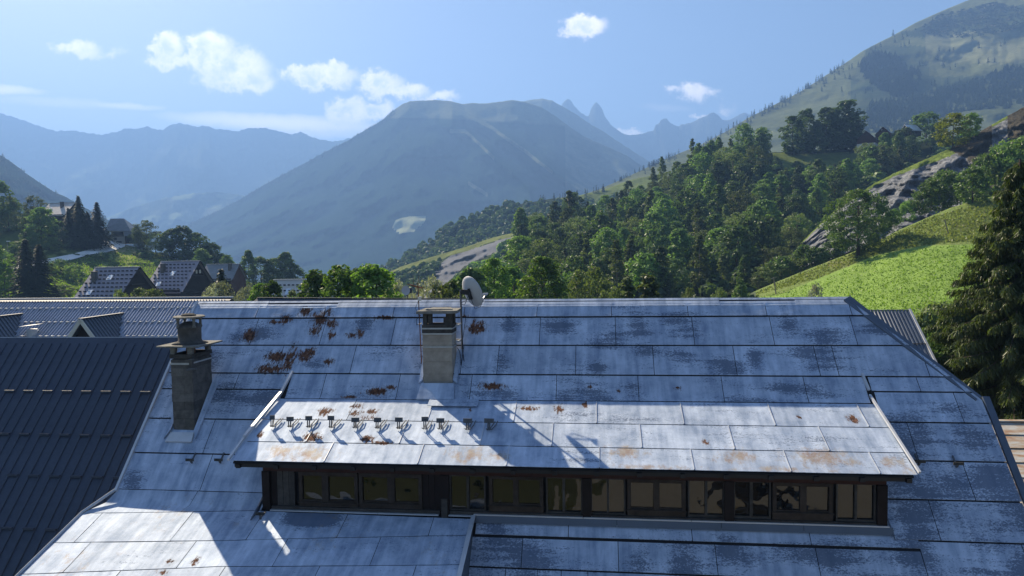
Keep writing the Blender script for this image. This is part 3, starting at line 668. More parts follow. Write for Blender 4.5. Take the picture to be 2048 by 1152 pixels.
b = MB(); b.slab([(-3.45, 16.55, -3.15), (-3.45, 17.15, -2.48), (-3.34, 17.15, -2.49), (-3.34, 16.5, -3.22)], (0, -.03, .03)); b.build('chimney_flashing', M['galv'], ch2); b = MB(); b.slab([(-4.2, 16.55, -3.15), (-4.2, 17.15, -2.48), (-4.29, 17.15, -2.49), (-4.29, 16.5, -3.22)], (0, -.03, .03)); b.build('chimney_flashing', M['galv'], ch2)
MB().box(-3.52, -3.45, 16.44, 16.5, -3.36, -3.22).build('red_tag', M['redtape'], ch2)

# --- satellite dish on its pole
R_ = Matrix.Rotation(-AL, 4, 'Z')
dish = empty('satellite_dish', tuple(R_ @ Vector((-3.33, 17.2, -2.49))), -AL, 'pale satellite dish on a steel pole clamped beside the beige chimney, turned to the right', 'satellite dish')
P_ = lambda x, y, z: (x+3.33, y-17.2, z+2.49)
MB().tube([P_(-3.33, 17.2, -2.47), P_(-3.35, 17.2, -.98)], .024, 8).build('pole', M['steel'], dish)
for zz in (-1.84, -2.24):
    b = MB(); b.bar(P_(-3.35, 17.2, zz+.01), P_(-3.45, 16.95, zz-.02), .03, .035); b.bar(P_(-3.34, 17.17, zz+.02), P_(-3.53, 17.17, zz+.02), .03, .03); b.build('wall_bracket', M['strap'], dish)
ax = Vector((.62, .70, .33)).normalized(); side = ax.cross(Vector((0, 0, 1))).normalized(); upv = side.cross(ax)
cen = Vector(P_(-3.08, 17.28, -1.03))
V = []; F = []; nr, nk = 7, 28
for o, sgn in ((0, 1), (-.02, -1)):
    for i in range(nr+1):
        r = .40*i/nr
        for k in range(nk):
            a = 2*pi*k/nk; V.append(cen + side*(cos(a)*r*.92) + upv*(sin(a)*r*1.02) + ax*((r*r)*.55 + o - .05))
nn = (nr+1)*nk
for i in range(nr):
    for k in range(nk):
        a, b = i*nk+k, i*nk+(k+1) % nk; F.append((a, b, b+nk, a+nk)); F.append((nn+a, nn+a+nk, nn+b+nk, nn+b))
for k in range(nk): a, b = nr*nk+k, nr*nk+(k+1) % nk; F.append((a, b, nn+b, nn+a))
link('reflector', mesh('reflector', V, F, M['dish'], True), dish)
b = MB(); c = cen - ax*.07
b.bar(tuple(c), P_(-3.33, 17.2, -1.02), .1, .12); b.bar(tuple(c+Vector((0, -.02, .11))), tuple(c+Vector((.03, -.03, -.17))), .11, .06); b.build('mounting_bracket', M['black'], dish)
a0 = cen - upv*.40 + ax*.03; a1 = cen + ax*.42 - upv*.24
MB().bar(tuple(a0), tuple(a1), .022, .022).build('feed_arm', M['zinc_light'], dish)
b = MB(); b.tube([tuple(a1), tuple(a1 - ax*.1 + upv*.04)], .035, 8); b.tube([tuple(a1), tuple(a1+ax*.05)], .022, 8); b.build('feed_horn', M['dish'], dish)
b = MB(); b.tube([tuple(a1), tuple(cen-upv*.46+ax*.12), tuple(cen-upv*.45-ax*.05), tuple(c+Vector((.02, 0, -.12))), P_(-3.33, 17.17, -1.3), P_(-3.32, 17.17, -1.5)], .008, 5)
b.tube([tuple(c+Vector((0, 0, .02))), P_(-3.25, 17.2, -1.35), P_(-3.31, 17.17, -1.33)], .008, 5); b.build('cable', M['black'], dish)
cb = MB()
cb.tube([(-3.33, 17.16, -2.2), (-3.31, 17.1, -2.5), (-3.24, 16.95, -2.75), (-3.16, 16.8, -3.0), (-3.2, 16.7, -3.13), (-3.3, 16.66, -3.16), (-3.4, 16.7, -3.08), (-3.45, 16.62, -2.98)], .011, 5)
cb.tube([(-3.42, 17.0, -2.4), (-3.36, 17.0, -2.5), (-3.32, 16.95, -2.7), (-3.30, 16.8, -2.95), (-3.36, 16.75, -3.05), (-3.44, 16.65, -3.0)], .009, 5)
cb.tube([(-3.44, 16.5, -3.22), (-3.49, 16.4, -3.36), (-3.55, 16.3, -3.45)], .009, 5)
cb.tube([(-4.38, 17.2, -1.6), (-4.5, 17.2, -1.72), (-4.48, 17.15, -1.85), (-4.33, 17.1, -1.8)], .008, 5)
cb.build('loose_cable', M['black'], house)
# --- rusty TV antenna on the chimney's left side
ant = empty('television_antenna', tuple(R_ @ Vector((-4.33, 16.9, -2.2))), -AL, 'rusty rake-shaped television antenna on a thin mast left of the beige chimney', 'antenna')
MB().tube([(0.02, 0, -.6), (-.03, 0, 1.42)], .014, 6).build('mast', M['rusty'], ant)
b = MB(); b.bar((-.28, .15, 1.38), (.08, -.05, 1.30), .02, .02); b.build('boom', M['rusty'], ant)
for k in range(7):
    q = k/6; c = Vector((-.28, .15, 1.38)).lerp(Vector((.08, -.05, 1.30)), q); l = .13+.10*q
    MB().tube([tuple(c+Vector((-l*.45, -l*.8, .02))), tuple(c+Vector((l*.45, l*.8, -.02)))], .006, 4).build('antenna_rod', M['rusty'], ant)
for x, y, z0, z1 in ((-.17, .09, 1.36, 1.62), (.0, 0, 1.4, 1.60)): MB().tube([(x, y, z0), (x, y, z1)], .006, 4).build('antenna_rod', M['rusty'], ant)
MB().box(-.03, .04, -.04, .03, .98, 1.08).build('amplifier_box', M['white_wall'], ant)
b = MB(); b.tube([(-.02, 0, 1.0), (-.1, -.02, .8), (-.02, -.02, .62), (.01, 0, .4)], .006, 4); b.build('cable', M['black'], ant)

# ================================================================== dark neighbour on the left
nb = empty('dark_ribbed_roof_house', (0, 0, 0), -AL, 'house next door with a nearly black blue ribbed steel roof carrying rows of snow ledges', 'house')
zn = lambda t: -24.6+1.135*t
MB().slab([(-26, 19.35, zn(19.35)-.05), (-26, 9, zn(9)-.05), (-11.02, 9, zn(9)-.05), (-11.02, 19.35, zn(19.35)-.05)], (0, .05, -.08)).build('roof', M['deck'], nb)
nr_ = bpy.data.objects['roof']
nb_roof = nr_
def ribpanel(wd, t_a, t_b, zf, rib=.028, rw=.045):
    V = []; pr = [(0, 0), (rw*.15, rib), (rw*.75, rib), (rw, .0), (wd-.001, .0), (wd-.001, -.01)]
    for t in (t_a, t_b):
        for (x, h) in pr: V.append((x, t-h*.75, zf(t)+h*.66))
    n = len(pr); return V, [(i, i+n, i+n+1, i+1) for i in range(n-1)]
V, F = ribpanel(.302, 19.36, 9.1, zn); me = mesh('rib_panel', V, F, M['blue_sheet'])
first = -12.798-.022
for k in range(-5, 43):
    x = first - k*.302
    if x+.3 > -11.02: continue
    link('rib_panel', me, nb_roof, (x, 0, 0))
led = MB(); led.box(0, .302, -.05, .0, -.01, .045); me = led.mesh('snow_ledge', M['blue_sheet'])
for r, t in enumerate((18.25, 17.36, 16.58, 15.66, 14.7, 13.7)):
    for k in range(-4, 42, 2):
        kk = k + (0, 0, 1, 1, 0, 1)[r]; x = first-kk*.302
        if x+.32 > -11.02 or (r == 0 and kk < 0): continue
        link('snow_ledge', me, nb_roof, (x+.02, t, zn(t)+.02))
for a in range(-26, -11, 2):
    b_ = min(a+1.995, -11.0); MB().slab([(a, 19.52, -2.46), (b_, 19.52, -2.46), (b_, 19.29, -2.735), (a, 19.29, -2.735)], (0, .01, -.02)).build('ridge_cap', M['blue_sheet'], nb)
MB().tube([(-26, 19.54, -2.455), (-11, 19.54, -2.455)], .012, 5).build('ridge_edge', M['zinc_light'], nb)
MB().slab([(-26, 19.5, -2.5), (-11.02, 19.5, -2.5), (-11.02, 26, -9.5), (-26, 26, -9.5)], (0, -.05, -.1)).build('rear_roof', M['blue_sheet'], nb)
wl = MB(); wl.box(-25.6, -25.3, 10, 25.6, -13, -9.4)
for x0 in (-25.6, -11.4): wl.slab([(x0, 10, -13), (x0, 25.6, -13), (x0, 25.6, -9.3), (x0, 19.5, -2.8), (x0, 10, -13)][:4]+[(x0, 11, -12.4)], (.3, 0, 0))
wl.build('wall', M['stone_wall'], nb)

# ================================================================== long ribbed roof behind it
lb = empty('long_ribbed_roof_house', (0, 0, 0), -AL, 'long house with a glinting grey-blue ribbed roof and small gabled dormers', 'house')
zl = lambda t: -38+.75*t
S0, S1, TR, TE = -62., -25.6, 46.4, 38.
MB().slab([(S0, TR, zl(TR)-.06), (S0, TE, zl(TE)-.06), (S1, TE, zl(TE)-.06), (S1, TR, zl(TR)-.06)], (0, 0, -.15)).build('roof_deck', M['deck'], lb)
pv = []; pf = []; pitch = .228; n = int((S1-S0)/pitch); 
for i in range(n):
    x = S0+i*pitch; b = len(pv)
    pr = [(0, 0), (.105, .08), (.12, .08), (.135, 0), (pitch, 0)]
    for t in (TR, TE):
        for (xx, h) in pr: pv.append((x+xx, t-h*.6, zl(t)+h*.8))
    pf += [(b+j, b+j+5, b+j+6, b+j+1) for j in range(4)]
rp = link('ribbed_roofing', mesh('ribbed_roofing', pv, pf, M['long_sheet']), lb); rp['kind'] = 'stuff'
led = MB(); led.box(0, pitch, -.10, 0, 0, .09); me = led.mesh('snow_ledge', M['long_sheet'])
for r, t in enumerate((45.72, 44.55, 43.42)):
    for i in range((r*5) % 2, n, 2):
        x = S0+i*pitch+.1
        if -46 < x < S1-.3: link('snow_ledge', me, lb, (x, t, zl(t)+.01))
MB().slab([(S0, 46.75, -3.02), (S1+.1, 46.75, -3.1), (S1+.1, 46.3, -3.22), (S0, 46.3, -3.16)], (0, .0, -.05)).build('ridge_cap', M['blue_sheet'], lb)
MB().box(S0, S1+.15, 46.72, 46.82, -3.06, -2.97).build('ridge_edge', M['zinc_light'], lb)
MB().slab([(S0, 46.8, -3.05), (S1, 46.8, -3.05), (S1, 55, -9.5), (S0, 55, -9.5)], (0, 0, -.15)).build('rear_roof', M['blue_sheet'], lb)
MB().box(S0+.5, S1-.6, 39, 54, -14, -9.6).build('wall', M['stone_wall'], lb)
def small_dormer(x, w_=1.5):
    # gable front at t=43.3 facing the viewer, ridge level running back into the roof
    zr = -4.0; tf = 41.3; tb = (zr+38)/.75
    d = MB(); hw, dr_ = w_, 2.0
    for sgn in (-1, 1):
        zb = zr-dr_; tb2 = (zb+38)/.75
        d.slab([(x, tf, zr), (x, tb, zr), (x+sgn*hw, tb2, zb), (x+sgn*hw, tf-.0, zb)], (0, 0, -.09))
    o = d.build('dormer', M['mid_sheet'], lb)
    for q in range(13):
        yy = tf+.2+q*.3; f = min(1., max(.1, (tb-yy)/(tb-(zr-dr_+38)/.75)))
        MB().bar((x+.05, yy, zr+.0), (x+hw*f, yy, zr-dr_*f+.0), .05, .07).build('dormer_rib', M['mid_sheet'], o)
    b = MB()
    for sgn in (-1, 1): b.bar((x, tf-.06, zr-.08), (x+sgn*hw, tf-.06, zr-dr_-.08), .07, .24)
    b.build('barge_board', M['white_wall'], o)
    MB().slab([(x, tf+.3, zr-.3), (x-hw+.2, tf+.3, zr-dr_-.1), (x+hw-.2, tf+.3, zr-dr_-.1)], (0, .1, 0)).build('gable_wall', M['wood_dark'], o)
    MB().bar((x, tf-.1, zr+.03), (x, tb, zr+.03), .3, .05).build('dormer_ridge_cap', M['blue_sheet'], o)
small_dormer(-32.9); small_dormer(-40.6)
vt = MB(); vt.lathe((-38.4, 43.6, 0), [(.34, -5.5), (.34, -5.05), (.38, -5.03), (.38, -5.0), (.34, -4.98), (.32, -4.9)], 14); vo = vt.build('roof_vent', M['zinc_light'], lb)
for i in range(8):
    a = 2*pi*i/8; MB().bar((-38.4+cos(a)*.34, 43.6+sin(a)*.34, -5.4), (-38.4+cos(a)*.34, 43.6+sin(a)*.34, -4.72), .05, .05).build('vent_bar', M['zinc_light'], vo)
MB().slab([(-38.95, 43.1, -4.72), (-37.8, 43.1, -4.6), (-37.8, 43.9, -4.58), (-38.95, 43.9, -4.7)], (0, 0, .04)).build('vent_plate', M['zinc_light'], vo)

# ================================================================== dark roof just behind the ridge
br = empty('low_black_roof_house', (0, 0, 0), -AL, 'house behind whose nearly black roof edge shows as a thin line above the main ridge', 'house')
MB().slab([(-15.2, 30, -2.0), (-15.6, 29.4, -2.5), (-15.6, 26.5, -5.2), (2, 26.5, -5.2), (2, 30, -2.22)], (0, .05, -.1)).build('roof', M['blue_sheet'], br)
MB().slab([(-15.2, 30.05, -2.0), (2, 30.05, -2.22), (2, 34, -6.2), (-15.2, 34, -6.0)], (0, .0, -.1)).build('rear_roof', M['blue_sheet'], br)
MB().bar((-15.2, 30.02, -1.97), (2, 30.02, -2.19), .12, .03).build('ridge_cap', M['black'], br)
MB().box(-14.8, 1.5, 27, 33.5, -13, -6.1).build('wall', M['stone_wall'], br)
# small white dish on that roof
d2 = empty('small_satellite_dish', tuple(R_ @ Vector((-8.2, 29.9, -2.15))), -AL, 'small pale dish standing on the black roof, left of the rusty antenna', 'satellite dish')
MB().tube([(0, 0, 0), (0, 0, .42)], .02, 6).build('pole', M['steel'], d2)
V = []; F = []
for i in range(5):
    r = .21*i/4
    for k in range(18):
        a = 2*pi*k/18; V.append((cos(a)*r*.9-.03, -.08+r*r*-.8+.0, .46+sin(a)*r))
F = [(i*18+k, i*18+(k+1) % 18, (i+1)*18+(k+1) % 18, (i+1)*18+k) for i in range(4) for k in range(18)]
link('reflector', mesh('reflector', V, F, M['dish'], True), d2); MB().box(-.02, .2, -.06, .12, .34, .56).build('mounting_bracket', M['blue_sheet'], d2)

# ================================================================== right: shed and rust-streaked roof
sh = empty('corrugated_shed', (0, 0, 0), -AL, 'shed under a dark corrugated sheet roof behind the right hip', 'shed')
zs = lambda t: -28+.8*t
V = []; F = []; n = 92
for t in (31.46, 28.0):
    for i in range(n+1):
        x = 9.0+(13.25-9.0)*i/n; V.append((x-(.3 if t < 30 else 0)*0, t, zs(t)+.03*sin(i*pi*.66)))
F = [(i, i+n+1, i+n+2, i+1) for i in range(n)]
o = link('corrugated_roofing', mesh('corrugated_roofing', V, F, M['mid_sheet']), sh); o['kind'] = 'stuff'
MB().bar((13.28, 31.5, -2.8), (13.28, 28.0, -5.58), .08, .1).build('verge_board', M['zinc_light'], sh); MB().bar((9, 31.52, -2.82), (13.3, 31.52, -2.82), .1, .04).build('ridge_cap', M['blue_sheet'], sh)
MB().bar((9, 29.9, zs(29.9)+.04), (13.25, 29.9, zs(29.9)+.04), .04, .02).build('sheet_lap', M['deck'], sh)
MB().slab([(9, 31.5, -2.9), (13.2, 31.5, -2.9), (13.2, 34, -5.4), (9, 34, -5.4)], (0, 0, -.08)).build('rear_roof', M['mid_sheet'], sh)
MB().box(9.2, 13.0, 28.3, 33.5, -12.8, -5.8).build('wall', M['wood_dark'], sh)
rr = empty('rusty_sheet_roof_house', (0, 0, 0), -AL, 'low neighbouring roof of rust-streaked sheet strips at the right edge, in full sun', 'house')
zr_ = lambda t: -14+.4*t
MB().slab([(9.0, 21.8, zr_(21.8)-.03), (9.0, 14, zr_(14)-.03), (17, 14, zr_(14)-.03), (17, 21.8, zr_(21.8)-.03)], (0, 0, -.1)).build('roof', M['deck'], rr)
def rust_strip():
    m_, t, b = material('rust_streaked_sheet'); c = t.coord(); n = t.noise(t.scalev(c, 1, 3, 3), 1.6, 5, .65)
    cc_ = t.ramp(n, [(.38, (.42, .42, .40)), (.52, (.36, .28, .2)), (.66, (.26, .11, .05))]); t.put(b.inputs['Base Color'], cc_); b.inputs['Roughness'].default_value = .6; return m_
M['rust_sheet'] = rust_strip()
rrr = rr
t = 21.8; k = 0
while t > 14.3:
    xo = 9.0 - (k % 2)*.9
    for x in np.arange(xo, 17, 2.1):
        a = max(9.0, x); b = min(17, x+2.1)-.01
        MB().slab([(a, t+.03, zr_(t+.03)+.003), (b, t+.03, zr_(t+.03)+.003), (b, t-.57, zr_(t-.57)+.035), (a, t-.57, zr_(t-.57)+.035)], (0, 0, -.006)).build('roof_sheet', M['rust_sheet'], rrr)
    t -= .575; k += 1
MB().bar((9, 21.85, zr_(21.85)+.03), (17, 21.85, zr_(21.85)+.03), .16, .04).build('ridge_cap', M['rust_sheet'], rr)
MB().slab([(9, 21.9, -5.3), (17, 21.9, -5.3), (17, 26, -7), (9, 26, -7)], (0, 0, -.1)).build('rear_roof', M['rust_sheet'], rr)
MB().box(9.3, 16.7, 14.5, 25.5, -12.8, -8.4).build('wall', M['stone_wall'], rr)
# ================================================================== terrain
def frac(x, y, z, o=5):
    return mn.fractal((x, y, z), 1.0, 2.0, o)
def ipl(L, u):
    if not isinstance(L, (list, tuple)): return float(L)
    return float(np.interp(u, [p[0] for p in L], [p[1] for p in L]))
LAYERS = {}
def inside(poly, u, v):
    c = False; n = len(poly)
    for i in range(n):
        (x1, y1), (x2, y2) = poly[i], poly[(i+1) % n]
        if (y1 > v) != (y2 > v) and u < (x2-x1)*(v-y1)/(y2-y1)+x1: c = not c
    return c
class Layer:
    """a real hill or mountain: each ground point is given by its bearing, its height angle and its own distance"""
    def __init__(s, crest, bot, dc, db, p=1.0, amp=.05, nsc=None, jag=0, spur=None, seed=0):
        s.crest, s.bot, s.dc, s.db, s.p, s.amp, s.jag, s.spur, s.seed = crest, bot, dc, db, p, amp, jag, spur, seed
        s.nsc = nsc or 60
    def vc(s, u): return ipl(s.crest, u) + (s.jag*frac(u*.11, s.seed, 0, 4) if s.jag else 0)
    def pt(s, u, k):
        vc, vb = s.vc(u), ipl(s.bot, u); v = vb+(vc-vb)*k
        d0, d1 = ipl(s.db, u), ipl(s.dc, u); d = d0+(d1-d0)*k**s.p
        r = ray(u, v)
        if s.amp:
            env = min(1, 6*k)*min(1, 5*(1-k)+.05)
            q = frac(r[0]*d/s.nsc, d/s.nsc, s.seed+3.3, 5)
            if s.spur: q += s.spur(u, v)
            d *= 1+s.amp*env*q
        return r*d
    def at(s, u, v):
        vc, vb = s.vc(u), ipl(s.bot, u); return s.pt(u, min(1, max(0, (vb-v)/(vb-vc))))
    def build(s, name, u0, u1, nu, nk, mat, cover=None, back=(1.15, 1.4, 1.9), drop=(.25, .6, 1.0)):
        V = []; A = []; B = []
        for i in range(nu+1):
            u = u0+(u1-u0)*i/nu; vb, vc = ipl(s.bot, u), s.vc(u)
            for j in range(nk+1):
                k = j/nk; k = 1-(1-k)**1.15; V.append(s.pt(u, k)); c = cover(u, vb+(vc-vb)*k, k) if cover else (0, 0); A.append(c[0]); B.append(c[1])
            top = s.pt(u, 1); z0 = s.pt(u, 0)[2]
            for m_, dr_ in zip(back, drop):
                q = top*m_; q[2] = top[2]+(z0-10-top[2])*dr_; V.append(q); A.append(A[-1]); B.append(B[-1])
        n = nk+1+len(back)
        I = np.arange(nu)[:, None]*n + np.arange(n-1)[None, :]
        F = np.stack([I, I+n, I+n+1, I+1], -1).reshape(-1, 4)
        o = link(name, mesh(name, V, F, mat, True, {'ca': A, 'cb': B})); o['kind'] = 'structure'
        LAYERS[name] = s; return o

def terr(name, c0, c1, c2, sc_, rough=.95, bump=.6, bd=1., edge=.9, trans=0):
    m_, t, b = material(name); c = t.coord()
    n = t.noise(c, sc_, 6, .62); n2 = t.noise(c, sc_*7, 4, .6); n3 = t.noise(c, sc_*.2, 4, .6)
    def var(col, k=.3): return t.ramp(t.m('ADD', t.m('MULTIPLY', n, .5), t.m('MULTIPLY', n2, .5)), [(.35, tuple(x*(1-k) for x in col)), (.65, tuple(x*(1+k) for x in col))])
    fa = t.step(t.m('ADD', t.attr('ca'), t.m('MULTIPLY', t.m('SUBTRACT', t.m('ADD', t.m('MULTIPLY', n, .6), t.m('MULTIPLY', n3, .4)), .5), edge)), .38, .62)
    fb = t.step(t.m('ADD', t.attr('cb'), t.m('MULTIPLY', t.m('SUBTRACT', n, .5), edge)), .38, .62)
    cc_ = t.mix(fa, var(c0), var(c1)); cc_ = t.mix(fb, cc_, var(c2, .18)); t.put(b.inputs['Base Color'], cc_)
    b.inputs['Roughness'].default_value = rough; b.inputs['Specular IOR Level'].default_value = 0.0
    t.put(b.inputs['Normal'], t.bump(t.m('ADD', n, t.m('MULTIPLY', n2, .4)), bump, bd)); return m_
FOREST, GRASS, DRY, ROCK = (.030, .046, .028), (.085, .125, .035), (.145, .15, .08), (.20, .19, .18)
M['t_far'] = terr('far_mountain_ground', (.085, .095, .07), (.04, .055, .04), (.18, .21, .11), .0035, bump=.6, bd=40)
M['t_mid'] = terr('mountain_forest_ground', (.016, .030, .022), (.12, .13, .08), (.30, .32, .19), .008, bump=.6, bd=12, edge=.5)
M['t_right'] = terr('pasture_mountain', (.095, .110, .052), (.042, .058, .032), (.17, .18, .10), .012, bump=.5, bd=6)
M['t_wood'] = terr('woodland_floor', (.028, .038, .018), (.11, .14, .045), (.2, .2, .21), .05, bump=.5, bd=.6)
M['t_spur'] = terr('spur_ground', (.045, .06, .035), (.13, .15, .06), (.155, .16, .175), .03, bump=.7, bd=1.)
M['t_hill'] = terr('village_hillside', (.22, .25, .075), (.075, .10, .032), (.28, .25, .13), .12, bump=.6, bd=.3)
M['t_base'] = terr('valley_ground', (.06, .085, .03), (.09, .10, .05), (.2, .2, .2), .05, bump=.3, bd=.4)

def meadow_mat():
    m_, t, b = material('meadow'); c = t.coord()
    n = t.noise(c, .35, 5, .6); n2 = t.noise(c, 3.5, 5, .7); n3 = t.noise(t.scalev(c, 1, 1, 2), 1.3, 5, .7)
    green = t.ramp(t.m('ADD', t.m('MULTIPLY', n2, .6), t.m('MULTIPLY', n, .4)), [(.35, (.14, .225, .045)), (.65, (.23, .345, .075))])
    dry = t.ramp(t.m('ADD', t.m('MULTIPLY', n2, .5), t.m('MULTIPLY', n3, .5)), [(.35, (.10, .15, .035)), (.5, (.145, .20, .05)), (.72, (.22, .225, .10))])
    f = t.step(t.m('ADD', t.attr('ca'), t.m('MULTIPLY', t.m('SUBTRACT', n, .5), .35)), .45, .55)
    cc_ = t.mix(f, green, dry)
    f2 = t.step(t.m('ADD', t.attr('cb'), t.m('MULTIPLY', t.m('SUBTRACT', n2, .5), 1.0)), .45, .6); cc_ = t.mix(f2, cc_, (.19, .15, .10))
    t.put(b.inputs['Base Color'], cc_); b.inputs['Roughness'].default_value = .9; b.inputs['Specular IOR Level'].default_value = .1
    t.put(b.inputs['Normal'], t.bump(t.m('ADD', n2, n3), .9, .25)); return m_
M['t_meadow'] = meadow_mat()
def marl_mat():
    m_, t, b = material('grey_marl_scree'); c = t.coord()
    n = t.noise(c, .9, 6, .7); n2 = t.noise(c, .12, 4, .6); n3 = t.noise(t.scalev(c, 1.4, 1.4, .35), .35, 5, .65)
    cc_ = t.ramp(t.m('ADD', t.m('MULTIPLY', n, .5), t.m('MULTIPLY', n3, .5)), [(.36, (.075, .08, .088)), (.5, (.17, .178, .19)), (.62, (.32, .325, .335))])
    gr = t.ramp(n, [(.35, (.08, .12, .02)), (.65, (.18, .24, .05))])
    f = t.step(t.m('ADD', t.attr('ca'), t.m('MULTIPLY', t.m('SUBTRACT', n2, .5), .3)), .45, .55); cc_ = t.mix(f, cc_, gr)
    dk = t.ramp(n, [(.35, (.045, .04, .03)), (.65, (.09, .08, .06))])
    f = t.step(t.m('ADD', t.attr('cb'), t.m('MULTIPLY', t.m('SUBTRACT', n3, .5), .35)), .45, .6); cc_ = t.mix(f, cc_, dk)
    t.put(b.inputs['Base Color'], cc_); b.inputs['Roughness'].default_value = .95; b.inputs['Specular IOR Level'].default_value = .1
    t.put(b.inputs['Normal'], t.bump(t.m('ADD', n, n3), 1., .8)); return m_
M['t_marl'] = marl_mat()

def sstep(x, a, b): x = min(1, max(0, (x-a)/(b-a))); return x*x*(3-2*x)
def ground_z(x, y):
    r = hypot(x, y-10); return -12.6 - 105*sstep(r, 70, 1300) if y > -40 or r < 200 else -12.6 - 105*sstep(r, 200, 1300)
# base sheet
xs = sorted(set([round(sg*v, 1) for v in list(np.geomspace(6, 11000, 46))+[0] for sg in (-1, 1)])); ys = sorted(set([round(v, 1) for v in list(-np.geomspace(6, 3000, 20))+[0]+list(np.geomspace(6, 12500, 52))]))
V = [(x, y, ground_z(x, y)+.15*frac(x*.05, y*.05, 0)) for y in ys for x in xs]; nx = len(xs)
F = [(j*nx+i, j*nx+i+1, (j+1)*nx+i+1, (j+1)*nx+i) for j in range(len(ys)-1) for i in range(nx-1)]
g_ = link('ground', mesh('ground', V, np.array(F), M['t_base'], True, {'ca': [.5+.5*frac(v[0]*.02, v[1]*.02, 1) for v in V], 'cb': [0]*len(V)})); g_['kind'] = 'structure'

# far peaks
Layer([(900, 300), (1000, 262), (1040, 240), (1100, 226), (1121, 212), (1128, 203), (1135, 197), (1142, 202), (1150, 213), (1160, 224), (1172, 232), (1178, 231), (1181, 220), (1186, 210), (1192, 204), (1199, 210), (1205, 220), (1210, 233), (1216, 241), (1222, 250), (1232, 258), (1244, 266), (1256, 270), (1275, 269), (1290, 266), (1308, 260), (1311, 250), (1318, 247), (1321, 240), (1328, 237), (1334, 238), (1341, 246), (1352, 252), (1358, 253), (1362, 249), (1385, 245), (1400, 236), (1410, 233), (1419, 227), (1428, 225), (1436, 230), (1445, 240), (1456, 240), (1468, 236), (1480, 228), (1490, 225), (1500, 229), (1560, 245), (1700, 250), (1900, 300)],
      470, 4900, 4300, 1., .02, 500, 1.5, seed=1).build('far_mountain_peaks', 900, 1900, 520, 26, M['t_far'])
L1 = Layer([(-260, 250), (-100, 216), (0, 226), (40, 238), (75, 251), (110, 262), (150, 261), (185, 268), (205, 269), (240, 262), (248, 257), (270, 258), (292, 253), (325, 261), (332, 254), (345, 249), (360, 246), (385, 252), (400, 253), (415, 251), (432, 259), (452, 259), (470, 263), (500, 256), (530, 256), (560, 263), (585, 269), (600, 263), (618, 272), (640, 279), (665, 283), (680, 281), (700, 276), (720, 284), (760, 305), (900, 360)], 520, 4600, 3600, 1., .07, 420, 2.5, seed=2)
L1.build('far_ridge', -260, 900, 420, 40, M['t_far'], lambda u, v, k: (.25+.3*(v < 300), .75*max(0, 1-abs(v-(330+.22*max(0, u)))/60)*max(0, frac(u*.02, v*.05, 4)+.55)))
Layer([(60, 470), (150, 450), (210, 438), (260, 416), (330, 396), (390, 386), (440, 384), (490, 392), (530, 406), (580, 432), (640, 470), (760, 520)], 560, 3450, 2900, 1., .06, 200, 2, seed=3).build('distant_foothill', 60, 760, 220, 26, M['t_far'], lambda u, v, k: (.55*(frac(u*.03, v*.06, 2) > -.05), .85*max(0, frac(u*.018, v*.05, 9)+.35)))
Layer([(940, 240), (1020, 215), (1048, 202), (1066, 199), (1084, 197), (1104, 201), (1131, 216), (1156, 231), (1180, 248), (1202, 260), (1224, 275), (1253, 294), (1292, 319), (1330, 345), (1420, 385)], 470, 3500, 2800, 1., .05, 220, 1., seed=4).build('rear_mountain', 940, 1420, 240, 26, M['t_mid'], lambda u, v, k: (.9 if v < 330 else .5, 0))
def spur3(u, v):
    # spurs running down to the right from the summit
    s_ = 0
    for (pts, wd, a) in (([(905, 202), (935, 235), (1010, 275), (1050, 302), (1105, 345), (1190, 400)], 34, 1.6), ([(905, 255), (950, 280), (990, 318), (1060, 380)], 26, 1.1)  ):
        uu = float(np.interp(v, [p[1] for p in pts], [p[0] for p in pts])); d = abs(u-uu)
        if d < wd: s_ -= a*(1-d/wd)
    return s_
def cov3(u, v, k):
    top = 1-sstep(v, 222, 250+.12*max(0, u-850))
    g = .9*top
    for pts in ([(930, 228), (985, 256), (1010, 275), (1050, 302), (1075, 322), (1105, 345)], [(900, 262), (930, 262), (950, 280), (990, 318)], [(935, 365), (960, 380), (975, 390)]):
        U = [p[0] for p in pts]
        if U[0] < u < U[-1]:
            vv = float(np.interp(u, U, [p[1] for p in pts])); g = max(g, .95*max(0, 1-abs(v-vv)/9))
    if u > 1130 and v < 420: g = max(g, .5)
    return (g, 1.0 if inside([(785, 456), (792, 441), (815, 431), (853, 432), (848, 446), (828, 462), (800, 466)], u, v) else 0)
L3 = Layer([(200, 560), (300, 490), (330, 472), (372, 450), (430, 425), (480, 399), (530, 369), (580, 342), (620, 321), (650, 304), (680, 289), (700, 279), (720, 266), (745, 252), (765, 240), (785, 222), (805, 208), (818, 203), (840, 201), (870, 200), (900, 202), (912, 205), (925, 208), (945, 206), (970, 207), (995, 204), (1024, 200), (1048, 203), (1082, 214), (1112, 233), (1141, 255), (1170, 274), (1204, 289), (1253, 311), (1278, 328), (1310, 350), (1420, 400)], 640, 2750, 1250, 1., .045, 170, .8, spur3, seed=5)
L3.build('central_mountain', 200, 1420, 460, 90, M['t_mid'], cov3)
L4 = Layer([(-320, 210), (-100, 262), (0, 310), (20, 322), (50, 345), (80, 366), (110, 385), (130, 393), (160, 410), (220, 442), (300, 475)], 520, 1300, 800, 1., .05, 60, 1, seed=6)
L4.build('forested_left_slope', -320, 300, 120, 24, M['t_mid'])
